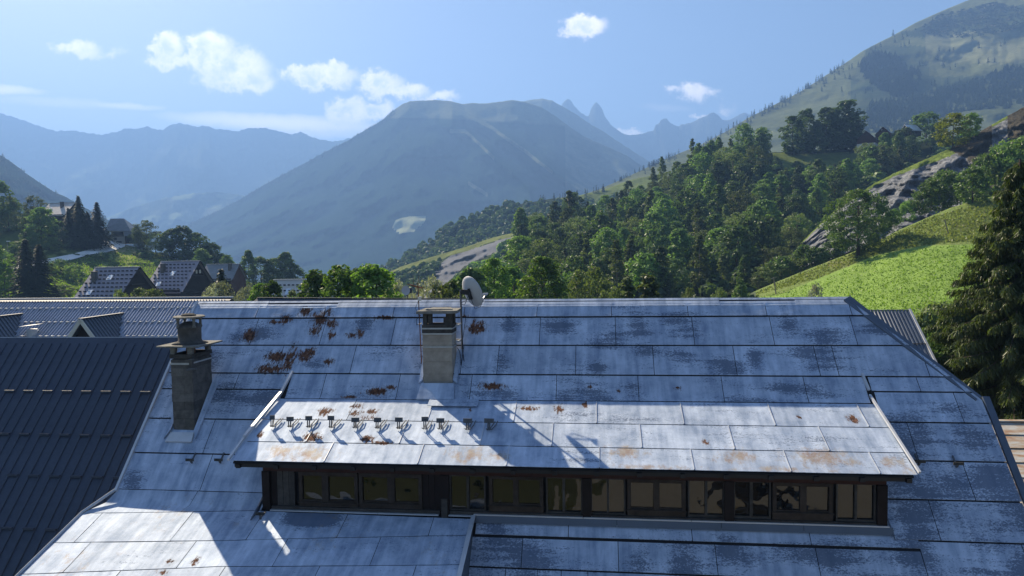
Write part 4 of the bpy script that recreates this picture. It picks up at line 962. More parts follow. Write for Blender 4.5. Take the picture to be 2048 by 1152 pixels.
def cov5(u, v, k):
    scrub = 0
    vl = ipl([(1820, 62), (1880, 40), (1960, 10), (2048, 10), (2300, 0)], u); vh = ipl([(1800, 70), (1860, 78), (1940, 76), (2000, 64), (2048, 56), (2300, 50)], u)
    if 1800 < u and vl < v < vh: scrub = .8
    if 1730 < u < 1860 and 90 < v < 200: scrub = max(scrub, .55)
    if v > 150+.0*u and u > 1700 and v < 235: scrub = max(scrub, .5)
    return (scrub, .55 if (u > 1850 and 60 < v < 130) else 0)
L5 = Layer([(1130, 402), (1170, 388), (1200, 378), (1250, 356), (1290, 337), (1320, 323), (1360, 306), (1400, 290), (1450, 264), (1500, 234), (1550, 209), (1600, 184), (1650, 152), (1700, 120), (1725, 102), (1760, 84), (1786, 71), (1830, 46), (1870, 28), (1900, 15), (1940, -1), (2000, -28), (2100, -66), (2300, -120)], [(1130, 470), (1400, 430), (2300, 420)], [(1130, 900), (1400, 1300), (1900, 1750), (2300, 1700)], [(1130, 520), (1500, 560), (2300, 600)], 1., .03, 120, .7, seed=7)
L5.build('pasture_mountain_right', 1130, 2300, 360, 70, M['t_right'], cov5)
L6 = Layer([(640, 610), (700, 580), (760, 545), (790, 524), (850, 494), (880, 470), (910, 450), (940, 438), (980, 424), (1010, 412), (1060, 405), (1100, 398), (1150, 392), (1200, 382), (1260, 360), (1330, 345)], [(640, 640), (1330, 560)], [(640, 620), (1330, 700)], 330, 1., .05, 50, .8, seed=8)
L6.build('wooded_mid_ridge', 640, 1330, 200, 36, M['t_wood'], lambda u, v, k: (.95 if (u > 1110 and v < ipl([(1110, 412), (1200, 404), (1330, 385)], u)) else 0, 0))
def cov6(u, v, k):
    top = ipl([(740, 560), (870, 522), (900, 512), (940, 500), (1000, 478), (1060, 470)], u)
    g = .95 if v < top else 0
    s_ = 0
    if 820 < u < 1050:
        a = ipl([(820, 575), (860, 545), (900, 512), (950, 496), (1000, 480), (1050, 470)], u); b = ipl([(820, 640), (860, 600), (890, 570), (930, 532), (990, 505), (1050, 480)], u)
        if a < v < b: s_ = .95
    return (g, s_)
L6b = Layer([(690, 600), (740, 566), (770, 548), (800, 534), (830, 524), (870, 512), (900, 503), (940, 491), (980, 477), (1010, 469), (1045, 463), (1075, 470), (1120, 490)], 640, 420, 220, 1., .05, 25, .5, seed=9)
L6b.build('eroded_spur', 690, 1120, 200, 50, M['t_spur'], cov6)
L7 = Layer([(980, 560), (1040, 520), (1100, 470), (1160, 445), (1220, 425), (1300, 372), (1380, 332), (1480, 305), (1540, 305), (1600, 302), (1700, 298), (1740, 282), (1780, 278), (1850, 285), (1960, 290), (2150, 230), (2300, 200)], [(980, 640), (1480, 640), (2300, 560)], [(980, 260), (1300, 330), (1700, 350), (2300, 300)], [(980, 110), (2300, 130)], 1.1, .03, 25, .8, seed=10)
L7.build('wooded_hill', 980, 2300, 280, 50, M['t_wood'], lambda u, v, k: (.95 if (1545 < u < 1730 and 306 < v < 342) or (1590 < u < 1625 and 350 < v < 362) else 0, 0))
def cov8(u, v, k):
    c = L8.vc(u); rim = ipl([(1640, 3), (1800, 7), (1900, 16), (1960, 6), (2048, 6)], u)
    dk = .9 if u > ipl([(230, 1890), (300, 1900), (330, 1955), (420, 2000)], v) and not (1985 < u < 2015 and v < 330) else 0
    return (1 if v < c+rim else 0, dk)
L8 = Layer([(1560, 520), (1600, 488), (1640, 448), (1680, 412), (1720, 386), (1750, 366), (1790, 346), (1850, 319), (1885, 304), (1930, 282), (1962, 262), (2000, 240), (2048, 214), (2120, 176), (2300, 100)], [(1560, 560), (1780, 470), (2300, 420)], [(1560, 180), (2300, 210)], [(1560, 150), (2300, 150)], 1., .028, 4.5, 1.2, lambda u, v: -.9*max(0, 1-abs(u-(1842-.62*(v-320)))/16)-.6*max(0, 1-abs(u-(1700+.3*(400-v)))/20), seed=11)
L8.build('marl_cliff', 1560, 2300, 240, 60, M['t_marl'], cov8)
def cov9(u, v, k):
    b = ipl([(1440, 640), (1480, 600), (1560, 590), (1640, 556), (1750, 512), (1850, 492), (2000, 488), (2300, 470)], u)
    dirt = .5*(1700 > u > 1650 and 520 < v < 535) + .5*(abs(u-1960) < 50 and abs(v-452) < 8)
    return (.9*(1-sstep(v, b-8, b+8)), dirt)
L9 = Layer([(1430, 632), (1450, 614), (1480, 596), (1520, 578), (1560, 561), (1610, 541), (1680, 514), (1740, 491), (1800, 459), (1860, 433), (1900, 416), (1950, 401), (2048, 378), (2150, 340), (2300, 300)], [(1430, 700), (1700, 800), (2300, 900)], 128, [(1430, 80), (1700, 42), (2300, 36)], 1.15, .012, 9, .6, seed=12)
L9.build('meadow_slope', 1430, 2300, 200, 90, M['t_meadow'], cov9, back=(1.03, 1.12, 1.3), drop=(.05, .3, .8))
def cov10(u, v, k): 
    f = .55+.6*frac(u*.03, v*.06, 7)
    if v < 500 and u < 215: f = .75
    if 240 < u < 330 and v < 515: f = .2
    return (f, .8 if (215 < u < 300 and 486 < v < 505) else 0)
L10 = Layer([(-200, 430), (0, 440), (40, 436), (90, 436), (140, 450), (200, 470), (240, 488), (270, 493), (310, 505), (345, 515), (390, 532), (430, 548), (480, 560), (560, 580), (640, 604)], 680, [(-200, 235), (640, 225)], 118, 1.0, .03, 14, .6, seed=13)
L10.build('village_hillside', -200, 640, 200, 80, M['t_hill'], cov10, back=(1.05, 1.2, 1.5), drop=(.06, .35, .8))

# road up the left hillside
def road(name, pts, n=60):
    V = []; 
    for i in range(n+1):
        q = i/n*(len(pts)-1); j = min(int(q), len(pts)-2); f = q-j
        u = pts[j][0]*(1-f)+pts[j+1][0]*f; a = pts[j][1]*(1-f)+pts[j+1][1]*f; b = pts[j][2]*(1-f)+pts[j+1][2]*f
        for v in np.linspace(a, b, 5): p = L10.at(u, v).copy(); p[2] += .22; V.append(p)
    F = [(i*5+j, i*5+j+1, i*5+j+6, i*5+j+5) for i in range(n) for j in range(4)]
    o = link(name, mesh(name, V, F, M['road'], True)); o['kind'] = 'structure'
road('road', [(-60, 546, 562), (0, 534, 543), (48, 528, 537), (100, 518, 528), (146, 509, 520), (181, 500, 510), (208, 497, 507), (235, 492, 500), (250, 488, 494)])
road('road', [(204, 479, 503), (215, 482, 503), (228, 484, 500), (248, 487, 491)], 20)
road('road', [(-60, 462, 468), (12, 452, 456), (47, 449, 451.5), (75, 447, 449)], 20)
# ================================================================== vegetation
def quads_mesh(name, C, U_, W_, mat, tint):
    """leaf quads at centres C spanned by U_, W_"""
    V = np.stack([C-U_-W_, C+U_-W_*.4, C+U_*.6+W_, C-U_*.7+W_*.6], 1).reshape(-1, 3)
    F = np.arange(len(V)).reshape(-1, 4)
    return mesh(name, V, F, mat, False, {'tint': np.repeat(tint, 4)})

def rnd_dirs(r, n):
    v = r.normal(size=(n, 3)); return v/np.linalg.norm(v, axis=1)[:, None]

def crown_cloud(seed, prof, ncl, nl, rc, leaf, zlo, zhi, lean=.0, lop=.25):
    """clumps of leaves; prof(z01) gives the crown radius at that relative height (tree height = 1)"""
    r = np.random.default_rng(seed); C = []; N = []; T = []
    off = r.uniform(-.5, .5, (6, 3))
    for i in range(ncl):
        h = r.uniform(0, 1)**.9; a = r.uniform(0, 2*pi); R = prof(h)
        lump = 1 + lop*(sin(a*2+off[0, 0]*9+h*5)*.5 + sin(a*3+off[1, 0]*9-h*7)*.5)
        rad = R*lump*r.uniform(.35, 1)**.5
        c = np.array([cos(a)*rad+lean*h, sin(a)*rad, zlo+(zhi-zlo)*h]); rr = rc*r.uniform(.6, 1.25)*(.55+.45*min(1, R/.15))
        d = rnd_dirs(r, nl); q = r.uniform(.35, 1, nl)**.6
        p = c + d*(rr*q)[:, None]*np.array([1, 1, .75]); C.append(p); N.append(d); T.append(np.clip(r.uniform(.1, .9)*.65+r.uniform(0, .35, nl), 0, 1))
    C = np.concatenate(C); N = np.concatenate(N); T = np.concatenate(T); n = len(C)
    nn = N*.7+rnd_dirs(r, n)*.8+np.array([0, 0, .35]); nn /= np.linalg.norm(nn, axis=1)[:, None]
    a = np.cross(nn, rnd_dirs(r, n)); a /= np.linalg.norm(a, axis=1)[:, None]; b = np.cross(nn, a)
    s = leaf*r.uniform(.6, 1.35, n)[:, None]
    return C, a*s, b*s*.75, T

def trunk_mesh(name, seed, h, r0, limbs, spread, mat, zl=.3):
    r = random.Random(seed); m_ = MB(); m_.tube([(0, 0, -.04), (r.uniform(-.01, .01), r.uniform(-.01, .01), h*.45), (r.uniform(-.02, .02), r.uniform(-.02, .02), h)], r0, 7, r1=r0*.25)
    for i in range(limbs):
        z = zl+(h-zl)*i/limbs; a = r.uniform(0, 2*pi); l = spread*r.uniform(.6, 1)*(1-.5*i/limbs)
        m_.tube([(0, 0, z), (cos(a)*l*.5, sin(a)*l*.5, z+l*.45), (cos(a)*l, sin(a)*l, z+l*.85)], r0*.4, 5, r1=r0*.1)
    return m_.mesh(name, mat, True)

KINDS_ = {}
def kind(key, mat, seeds, prof, ncl, nl, rc, leaf, zlo, zhi, trunk=(.75, .018, 7, .22), bark='bark', lop=.25):
    L = []
    for s in seeds:
        C, a, b, T = crown_cloud(s, prof, ncl, nl, rc, leaf, zlo, zhi, lop=lop)
        L.append((quads_mesh('crown', C, a, b, M[mat], T), trunk_mesh('trunk', s, *trunk, M[bark], zl=zlo+.05)))
    KINDS_[key] = L
rnd = lambda R, p=.6: (lambda h: R*max(.02, (1-abs(2*h-.9)**2.4/1.3))**p)
oval = lambda R: (lambda h: R*max(.02, sin(pi*min(1, .12+h*.86)))**.75)
spire = lambda R: (lambda h: R*max(.04, (1-h)**.75*min(1, .35+h*4)))
kind('round', 'leaf_mid', (1, 2, 3), rnd(.29), 92, 42, .10, .020, .03, .97)
kind('dark', 'leaf_dark', (4, 5, 6), rnd(.30), 92, 42, .10, .020, .02, .97)
kind('tall', 'leaf_mid', (7, 8), oval(.17), 80, 40, .075, .018, .08, .98, (.85, .014, 8, .14))
kind('talldark', 'leaf_dark', (9, 10), oval(.19), 86, 40, .08, .018, .05, .98, (.85, .014, 8, .14))
kind('fresh', 'leaf_fresh', (11, 12, 13), oval(.18), 130, 90, .055, .0075, .18, .99, (.9, .012, 12, .16), lop=.4)
kind('olive', 'leaf_olive', (14, 15), rnd(.34), 110, 60, .085, .012, .06, .97)
kind('silver', 'leaf_silver', (16, 17), rnd(.42), 120, 60, .08, .010, .02, .97)
kind('yellow', 'leaf_yellow', (18,), rnd(.36), 80, 45, .10, .020, .05, .97)
kind('birch', 'leaf_olive', (19, 20), spire(.2), 76, 38, .07, .017, .08, .99, (.95, .010, 9, .12), 'bark_pale')
kind('big', 'leaf_mid', (21,), rnd(.46, .7), 190, 90, .085, .011, .14, .98, (.8, .028, 14, .36), lop=.35)
kind('bush', 'leaf_mid', (23, 24), rnd(.55), 60, 40, .16, .032, .0, .95, (.5, .02, 6, .3))
kind('bushdark', 'leaf_dark', (25,), rnd(.55), 60, 40, .16, .032, .0, .95, (.5, .02, 6, .3))

def conifer_mesh(seed, tiers, per, leaf, R=.2, name='crown', mat='needle', droop=.35, q=3, zlo=.06):
    r = np.random.default_rng(seed); C = []; A = []; B = []; T = []
    for i in range(tiers):
        h = zlo+(1-zlo)*(i/tiers)**.93; L = R*(1-h)**.9*r.uniform(.72, 1.18)+.004; n = max(4, int(per*(1-h*.55)))
        for k in range(n):
            a = r.uniform(0, 2*pi); ll = L*r.uniform(.6, 1.12); t_ = r.uniform(0, 1)
            for j in range(q):
                f = (j+r.uniform(.3, 1))/q; rad = ll*f
                p = np.array([cos(a)*rad, sin(a)*rad, h - droop*ll*f*f + .04*ll]) + r.normal(0, leaf*.35, 3)
                d = np.array([cos(a), sin(a), -.5*f-.1]); sd_ = np.array([-sin(a), cos(a), r.normal(0, .35)])
                s = leaf*r.uniform(.7, 1.3)*(1.15-.5*f)*(.3+.7*(1-h)**.5)
                C.append(p); A.append(d*s*1.3); B.append(sd_*s*.8+np.array([0, 0, -.25*s])); T.append(np.clip(t_*.6+r.uniform(0, .4), 0, 1))
    return quads_mesh(name, np.array(C), np.array(A), np.array(B), M[mat], np.array(T))
KINDS_['spruce'] = [(conifer_mesh(s, 44, 36, .024, .38), trunk_mesh('trunk', s, .95, .012, 0, 0, M['bark'])) for s in (31, 32)]
KINDS_['farconifer'] = [(conifer_mesh(s, 13, 8, .07, .24, mat='needle_far', q=1), None) for s in (33, 34, 35)]

TREE_N = {}
def place(key, P, h, label, group=None, w_=1., name='broadleaf_tree', cat='tree', rz=None, single=False):
    cr, tr = RNG.choice(KINDS_[key]); rz = RNG.uniform(0, 6.28) if rz is None else rz
    if tr is None or single:
        o = link(name, cr, None, tuple(P), (0, 0, rz), (h*w_, h*w_, h)); prop(o, label, cat, group); return o
    o = empty(name, tuple(P), rz, label, cat, group); o.scale = (h*w_, h*w_, h)
    link('crown', cr, o); link('trunk', tr, o); return o
def on(layer, u, v, hpx, key, label, group=None, w_=1., sink=.0, **kw):
    P = layer.at(u, v).copy(); d = float(P @ Fv); h = hpx*d/FPX; P[2] -= sink*h
    return place(key, P, h*(1+sink), label, group, w_, **kw)
def near(u, vtop, d, key, label, group=None, w_=1., **kw):
    """a tree whose top shows at (u, vtop) at distance d, rooted on the ground below"""
    T = ray(u, vtop)*d; gz_ = ground_z(T[0], T[1]); return place(key, (T[0], T[1], gz_), T[2]-gz_, label, group, w_, **kw)

# --- trees in a row beyond the main ridge
for (u, v, d, k, w_, lb_) in [
    (518, 566, 62, 'fresh', .8, 'small fresh-green tree left of the pale-roofed barn'), (543, 562, 60, 'fresh', .8, 'narrow fresh-green tree in front of the pale-roofed barn'), (590, 580, 58, 'olive', .5, 'low olive bush before the pale barn gable'),
    (632, 541, 50, 'fresh', 1., 'leftmost of the fresh-green trees right of the pale-roofed barn'), (681, 532, 48, 'fresh', 1.15, 'tall fresh-green tree in the row behind the ridge, second from the barn'), (708, 538, 52, 'fresh', .8, 'slim fresh-green tree between two fuller ones behind the ridge'), (745, 530, 47, 'fresh', 1.2, 'full fresh-green tree at the right end of the row left of the antenna'),
    (792, 562, 50, 'silver', .45, 'dusky silver-leaved tree left of the small dish'), (858, 556, 46, 'silver', .5, 'silver-leaved tree behind the rusty antenna'), (888, 566, 44, 'olive', .6, 'olive-green tree between antenna and satellite dish'),
    (905, 560, 62, 'fresh', .9, 'yellowish green tree behind the dish pole'), (942, 536, 75, 'tall', 1.2, 'round-topped tree rising just behind the satellite dish'), (985, 515, 80, 'fresh', 1.1, 'pointed fresh-green tree right of the satellite dish'), (1024, 534, 85, 'tall', 1.3, 'mid-green tree right of the pointed one by the dish'),
    (1085, 512, 72, 'fresh', 1.35, 'broad fresh-green tree in the middle of the wood edge'), (1140, 548, 80, 'dark', 1., 'dark tree between two pale ones at the wood edge'), (1180, 533, 66, 'olive', .75, 'peaked olive tree at the foot of the wood'), (1253, 560, 62, 'birch', 1.2, 'pale birch low at the foot of the wood'), (1298, 552, 60, 'birch', 1.3, 'second pale birch at the foot of the wood'), (1225, 575, 60, 'olive', .6, 'low olive shrub at the foot of the wood'),
    (1378, 574, 66, 'olive', .45, 'small round olive bush above the ridge line'), (1440, 574, 90, 'olive', .5, 'rounded shrub left of the meadow corner'), (1480, 560, 100, 'tall', .9, 'bushy tree at the lower corner of the meadow')]:
    near(u, v, d, k, lb_, 'trees behind the main ridge', w_)
near(1630, 568, 50, 'silver', 'round silvery bush standing alone before the meadow', None, .32, name='silver_bush', cat='bush')
near(440, 564, 64, 'silver', 'white-flowering bush left of the barn, above the long ribbed roof', 'white bushes above the ribbed roof', .62, name='white_bush', cat='bush')
near(490, 574, 64, 'silver', 'smaller dusky white bush between the flowering one and the pale barn', 'white bushes above the ribbed roof', .5, name='white_bush', cat='bush')
near(425, 570, 66, 'silver', 'low outlying part-white bush beside the flowering one', 'white bushes above the ribbed roof', .4, name='white_bush', cat='bush')
for u, v, w_ in ((238, 577, .5), (285, 575, .8), (312, 577, .7)): near(u, v, 80, 'olive', {238: 'low olive bush under the left chalet gable', 285: 'wide olive bush between the two dark chalets', 312: 'olive bush at the foot of the second dark chalet'}[u], 'olive bushes before the chalets', w_, name='garden_bush', cat='bush')
near(442, 537, 90, 'spruce', 'small conifer in front of the third chalet', None, 1.1, name='conifer_tree')

# --- left hillside
for (u, vb, h, k, w_, lb_, nm) in [
    (161, 494, 102, 'spruce', 1.1, 'tallest dark spruce of the trio left of the grey farmhouse', 'spruce_tree'), (197, 492, 88, 'spruce', 1.15, 'right-hand dark spruce of the trio beside the road', 'spruce_tree'), (140, 494, 78, 'spruce', 1.2, 'left-hand dark spruce of the trio', 'spruce_tree'), (178, 494, 70, 'spruce', 1.2, 'shorter dark spruce filling the gap in the trio', 'spruce_tree'),
    (57, 618, 140, 'spruce', 1.15, 'taller of two dark spruces below the road', 'spruce_tree'), (84, 616, 128, 'spruce', 1.3, 'right one of the two dark spruces below the road', 'spruce_tree'),
    (84, 494, 78, 'round', 1.2, 'broad green tree below the pale-roofed house', 'broadleaf_tree'), (66, 480, 60, 'round', 1.1, 'green tree left of the broad one', 'broadleaf_tree'), (118, 496, 54, 'dark', 1.1, 'dark tree against the spruce trio', 'broadleaf_tree'),
    (70, 449, 58, 'olive', 1.1, 'grey-green tree up behind the pale roof', 'broadleaf_tree'), (140, 436, 34, 'olive', 1.3, 'grey-green crown behind the spruces', 'broadleaf_tree'), (-2, 468, 104, 'dark', 1., 'big dark tree cut by the left edge', 'broadleaf_tree'), (18, 462, 70, 'olive', .9, 'grey-green tree near the upper road', 'broadleaf_tree'), (38, 446, 40, 'dark', 1., 'small dark tree above the upper road', 'broadleaf_tree'), (-14, 600, 120, 'fresh', 1.4, 'bright leafy tree at the left edge under the road', 'broadleaf_tree'), (12, 615, 92, 'fresh', 1.3, 'lower bright tree at the left edge', 'broadleaf_tree'), (28, 560, 42, 'bush', 1.2, 'bush on the slope below the road', 'hillside_bush'),
    (294, 500, 60, 'olive', 1.1, 'tree right behind the grey farmhouse', 'broadleaf_tree'), (278, 496, 44, 'olive', 1.0, 'small tree at the farmhouse eave', 'broadleaf_tree'), (312, 512, 46, 'olive', 1.2, 'pale rounded tree left of the dark clump', 'broadleaf_tree'), (345, 516, 58, 'dark', 1.3, 'left crown of the dark clump over the chalets', 'broadleaf_tree'), (366, 520, 70, 'dark', 1.3, 'highest crown of the dark clump over the chalets', 'broadleaf_tree'), (395, 528, 68, 'dark', 1.3, 'middle crown of the dark clump', 'broadleaf_tree'), (424, 535, 60, 'dark', 1.3, 'right crown of the dark clump', 'broadleaf_tree'), (446, 542, 44, 'dark', 1.2, 'small crown ending the dark clump', 'broadleaf_tree'),
    (405, 552, 54, 'round', 1.1, 'light green tree behind the second chalet', 'broadleaf_tree'), (455, 560, 50, 'round', 1., 'green tree behind the third chalet', 'broadleaf_tree'), (498, 572, 72, 'tall', 1.2, 'slim tree right of the third chalet', 'broadleaf_tree'), (524, 576, 62, 'dark', 1.2, 'dark tree in the group above the pale barn', 'broadleaf_tree'), (548, 578, 62, 'round', 1.2, 'rounded tree in the group above the pale barn', 'broadleaf_tree'), (573, 580, 80, 'tall', 1.2, 'tallest slim tree above the pale barn', 'broadleaf_tree'), (590, 582, 60, 'round', 1.1, 'rightmost tree of the group above the pale barn', 'broadleaf_tree'),
    (292, 516, 12, 'bushdark', 2.2, 'flat dark hedge on the green slope', 'hedge'), (281, 512, 10, 'bushdark', 2.2, 'end of the flat dark hedge on the slope', 'hedge'), (150, 560, 30, 'bush', 1.2, 'bush on the bank under the road', 'hillside_bush'), (120, 545, 26, 'bush', 1.3, 'bush right of the two spruces', 'hillside_bush'), (205, 520, 16, 'bushdark', 1.6, 'dark scrub under the road bend', 'hillside_bush'), (100, 500, 26, 'bush', 1.6, 'scrub above the road', 'hillside_bush'), (40, 505, 22, 'bush', 1.8, 'scrub above the road at the far left', 'hillside_bush'), (128, 590, 20, 'bush', 1.6, 'low scrub left of the first chalet', 'hillside_bush')]:
    on(L10, u, vb, h, k, lb_, 'trees and bushes of the left hillside', w_, sink=.04, name=nm, cat='tree' if 'tree' in nm else 'bush')

# --- right side: single trees
for (L_, u, vb, h, k, w_, lb_) in [
    (L9, 1716, 512, 130, 'big', 1.0, 'large spreading tree standing alone on the upper edge of the meadow'), (L9, 1945, 405, 70, 'round', 1.4, 'round tree on the meadow edge below the dark earth bank'),
    (L7, 1690, 296, 98, 'talldark', 1.7, 'highest dark poplar left of the brown chalets'), (L7, 1652, 298, 84, 'talldark', 1.6, 'second dark poplar from the brown chalets'), (L7, 1612, 302, 84, 'talldark', 1.4, 'third dark poplar of the tall group'), (L7, 1585, 308, 76, 'talldark', 1.5, 'leftmost poplar of the tall group'), (L7, 1668, 300, 66, 'dark', 1.2, 'lower dark tree under the poplars'), (L7, 1700, 296, 74, 'talldark', 1.5, 'poplar nearest the brown chalets'), (L7, 1630, 306, 50, 'dark', 1.3, 'dark tree at the foot of the poplars'),
    (L7, 1797, 296, 34, 'dark', 1.5, 'dark round tree beside the brown chalets'), (L7, 1810, 300, 44, 'dark', 1.4, 'dark tree below the bright metal roof'), (L7, 1852, 290, 64, 'dark', 1.5, 'dark tree right of the bright metal roof'), (L7, 1875, 292, 46, 'round', 1.2, 'grey-green tree left of the yellow-green one'),
    (L8, 1906, 292, 66, 'yellow', 1.25, 'bright yellow-green tree on the rim of the marl cliff'), (L8, 1940, 276, 50, 'round', 1.1, 'green tree right behind the yellow-green one'),
    (L7, 1765, 360, 66, 'birch', 1.5, 'pale tree above the grey marl slope'), (L7, 1800, 345, 52, 'birch', 1.3, 'small pale tree on the rim above the marl'), (L7, 1740, 352, 60, 'round', 1.3, 'rounded tree left of the pale ones over the marl')]:
    on(L_, u, vb, h, k, lb_, 'single trees on the right hillside', w_, sink=.03)
E9 = [(1786, 434, 16, 'bush', 1.), (1812, 424, 22, 'bush', 1.), (1838, 412, 28, 'bush', 1.), (1862, 404, 44, 'bush', 1.1), (1888, 396, 54, 'bush', 1.), (1760, 446, 12, 'bushdark', 1.), (1740, 458, 12, 'bushdark', 1.), (1915, 392, 44, 'bushdark', 1.2), (1975, 388, 78, 'bush', 1.), (2005, 380, 88, 'bush', 1.), (2035, 372, 92, 'bush', 1.1), (2075, 360, 96, 'bush', 1.1)]
E9L = dict(zip([e[:2] for e in sorted(E9)], ['lowest bush of the line below the marl cliff', 'second lowest bush of the line under the cliff', 'bush under the pale marl fan', 'bush right of the pale marl fan', 'bush under the middle of the cliff', 'bush where the cliff turns dark', 'taller bush below the dark earth bank', 'dark bush left of the round meadow tree', 'leafy bush just right of the round meadow tree', 'high bush below the pale scar of the bank', 'higher bush at the right frame edge', 'topmost bush, cut by the right frame edge']))
for u, vb, h, k, w_ in E9:
    P = ray(u, vb+16)*139.; place(k, P, (h+16)*139/FPX, E9L[(u, vb)], 'bushes along the top of the meadow', w_*.8, name='field_bush', cat='bush')
for u, vb, h in ((1640, 545, 50), (1612, 556, 66), (1590, 566, 58), (1562, 574, 62), (1538, 584, 60), (1514, 592, 42), (1660, 530, 46)):
    P = ray(u, vb+14)*140.; place(RNG.choice(['round', 'dark', 'olive']), P, (h+14)*140/FPX, 'tree at the lower wood edge touching the meadow', 'trees along the lower meadow edge', 1.25)

# --- the wood itself
WOOD = [(1000, 600), (1030, 520), (1070, 478), (1110, 462), (1160, 444), (1220, 424), (1300, 374), (1380, 336), (1480, 312), (1545, 312), (1560, 344), (1700, 352), (1735, 330), (1835, 318), (1760, 372), (1700, 412), (1650, 455), (1600, 545), (1490, 606), (1300, 625), (1100, 625)]
zones = [(1250, 'at the left of the wood'), (1450, 'in the middle of the wood'), (9999, 'towards the marl cliff')]
cnt = 0; pts = []
v = 318
while v < 625:
    stp = 16+ (v-318)*.043; u = 990+RNG.uniform(0, 20)
    while u < 1840:
        uu, vv = u+RNG.uniform(-7, 7), v+RNG.uniform(-6, 6)
        if inside(WOOD, uu, vv) and not (1550 < uu < 1725 and 305 < vv < 345): pts.append((uu, vv))
        u += stp*1.62
    v += stp
for uu, vv in pts:
    if len(pts) > 300 and RNG.random() > 300/len(pts): continue
    f = (vv-320)/300; hpx = (56+54*f)*RNG.uniform(.65, 1.25)*(.45 if (1535 < uu < 1725 and vv < 385) else (.68 if (uu < 1360 and vv < 480) else 1)); k = RNG.choice(['round', 'round', 'dark', 'dark', 'tall', 'talldark', 'olive', 'birch', 'birch', 'tall', 'round'])
    zn_ = next(z for lim, z in zones if uu < lim)
    lbk = {'round': 'rounded mid-green tree ', 'dark': 'rounded dark tree ', 'tall': 'tall slim green tree ', 'talldark': 'tall dark tree ', 'olive': 'olive-tinged rounded tree ', 'birch': 'pale spindly birch '}[k]
    vert = 'high up the slope ' if vv < 400 else ('halfway down ' if vv < 500 else 'near the foot of the slope ')
    on(L7, uu, vv, hpx, k, lbk+vert+zn_, 'trees of the wood: '+lbk+vert+zn_, RNG.uniform(.95, 1.3), sink=.02); cnt += 1

# --- conifers on the right-hand mountain
Z3 = [(1220, 222), (1468, 142), (1304, 228), (1278, 248), (1230, 266), (1290, 290), (1322, 276), (1270, 298), (1140, 296), (1108, 305), (1080, 315), (1510, 325), (1500, 380), (1490, 375), (1760, 300), (1900, 292), (1925, 278), (1540, 425), (1580, 440), (1612, 420), (1530, 415), (1385, 420), (1405, 415), (1860, 390), (1460, 535), (1484, 540), (1562, 525), (768, 575), (780, 530), (795, 525), (785, 545), (895, 580), (915, 492), (945, 500), (905, 452), (960, 435), (1000, 420), (942, 440), (850, 452), (880, 470), (870, 462), (850, 500), (1045, 588), (1090, 582), (980, 622), (565, 650), (520, 675), (540, 668), (430, 712), (445, 705), (320, 790), (650, 580), (682, 555), (735, 496), (1450, 195), (1412, 228), (1655, 190), (1670, 195), (1720, 255), (1600, 330), (1575, 325), (1760, 400), (1640, 520), (1820, 395)]
for x, y in Z3:
    on(L5, 1400+x/3.16, y/3.16+1, RNG.uniform(9, 15), 'farconifer', 'small dark conifer standing apart on the pasture mountain', 'lone conifers on the pasture mountain', RNG.uniform(.9, 1.3), name='conifer_tree', single=True)
for i in range(130):
    u = 1285+(RNG.random()**.85)*(1690-1285); v = L5.vc(u)+RNG.uniform(-.5, 7 if u > 1560 else 12)
    on(L5, u, v, RNG.uniform(8, 14), 'farconifer', 'dark conifer in the fringe along the mountain skyline', 'conifers fringing the mountain skyline', RNG.uniform(.9, 1.2), name='conifer_tree', single=True)
for i in range(26):
    u = RNG.uniform(1075, 1210); on(L6, u, L6.vc(u)+RNG.uniform(1, 6), RNG.uniform(10, 17), 'farconifer', 'dark conifer on the far shoulder left of the wood', 'conifers on the far shoulder', RNG.uniform(.8, 1.2), name='conifer_tree', single=True)
for i in range(30):
    u = RNG.uniform(1220, 1330); on(L5, u, L5.vc(u)+RNG.uniform(0, 3), RNG.uniform(6, 12), 'farconifer', 'dark conifer on the skyline above the first meadow strip', 'conifers above the meadow strip', RNG.uniform(1., 1.5), name='conifer_tree', single=True)

def protoquads(seed, n, kind_):
    r = np.random.default_rng(seed); 
    if kind_ == 'cone':
        V = []; 
        for k in range(n):
            h = (k+.5)/n*.9+.05; R = .24*(1-h)+.02
            for j in range(4):
                a = j*pi/2+k*.7+r.uniform(-.3, .3); c = np.array([cos(a)*R*.5, sin(a)*R*.5, h]); u_ = np.array([cos(a), sin(a), -.6])*R*.75; w__ = np.array([-sin(a), cos(a), 0])*R*.7+np.array([0, 0, .03])
                V += [c-u_-w__, c-u_+w__, c+u_+w__, c+u_-w__]
        return np.array(V)
    d = rnd_dirs(r, n); d[:, 2] = np.abs(d[:, 2])*1.0-.15; C = d*np.array([.42, .42, .48])*r.uniform(.75, 1.05, n)[:, None]+np.array([0, 0, .5])
    nn = d+rnd_dirs(r, n)*.5; nn /= np.linalg.norm(nn, axis=1)[:, None]; a = np.cross(nn, rnd_dirs(r, n)); a /= np.linalg.norm(a, axis=1)[:, None]; b = np.cross(nn, a); s = .13*r.uniform(.7, 1.3, n)[:, None]
    return np.stack([C-a*s-b*s, C+a*s-b*s, C+a*s+b*s, C-a*s+b*s], 1).reshape(-1, 3)
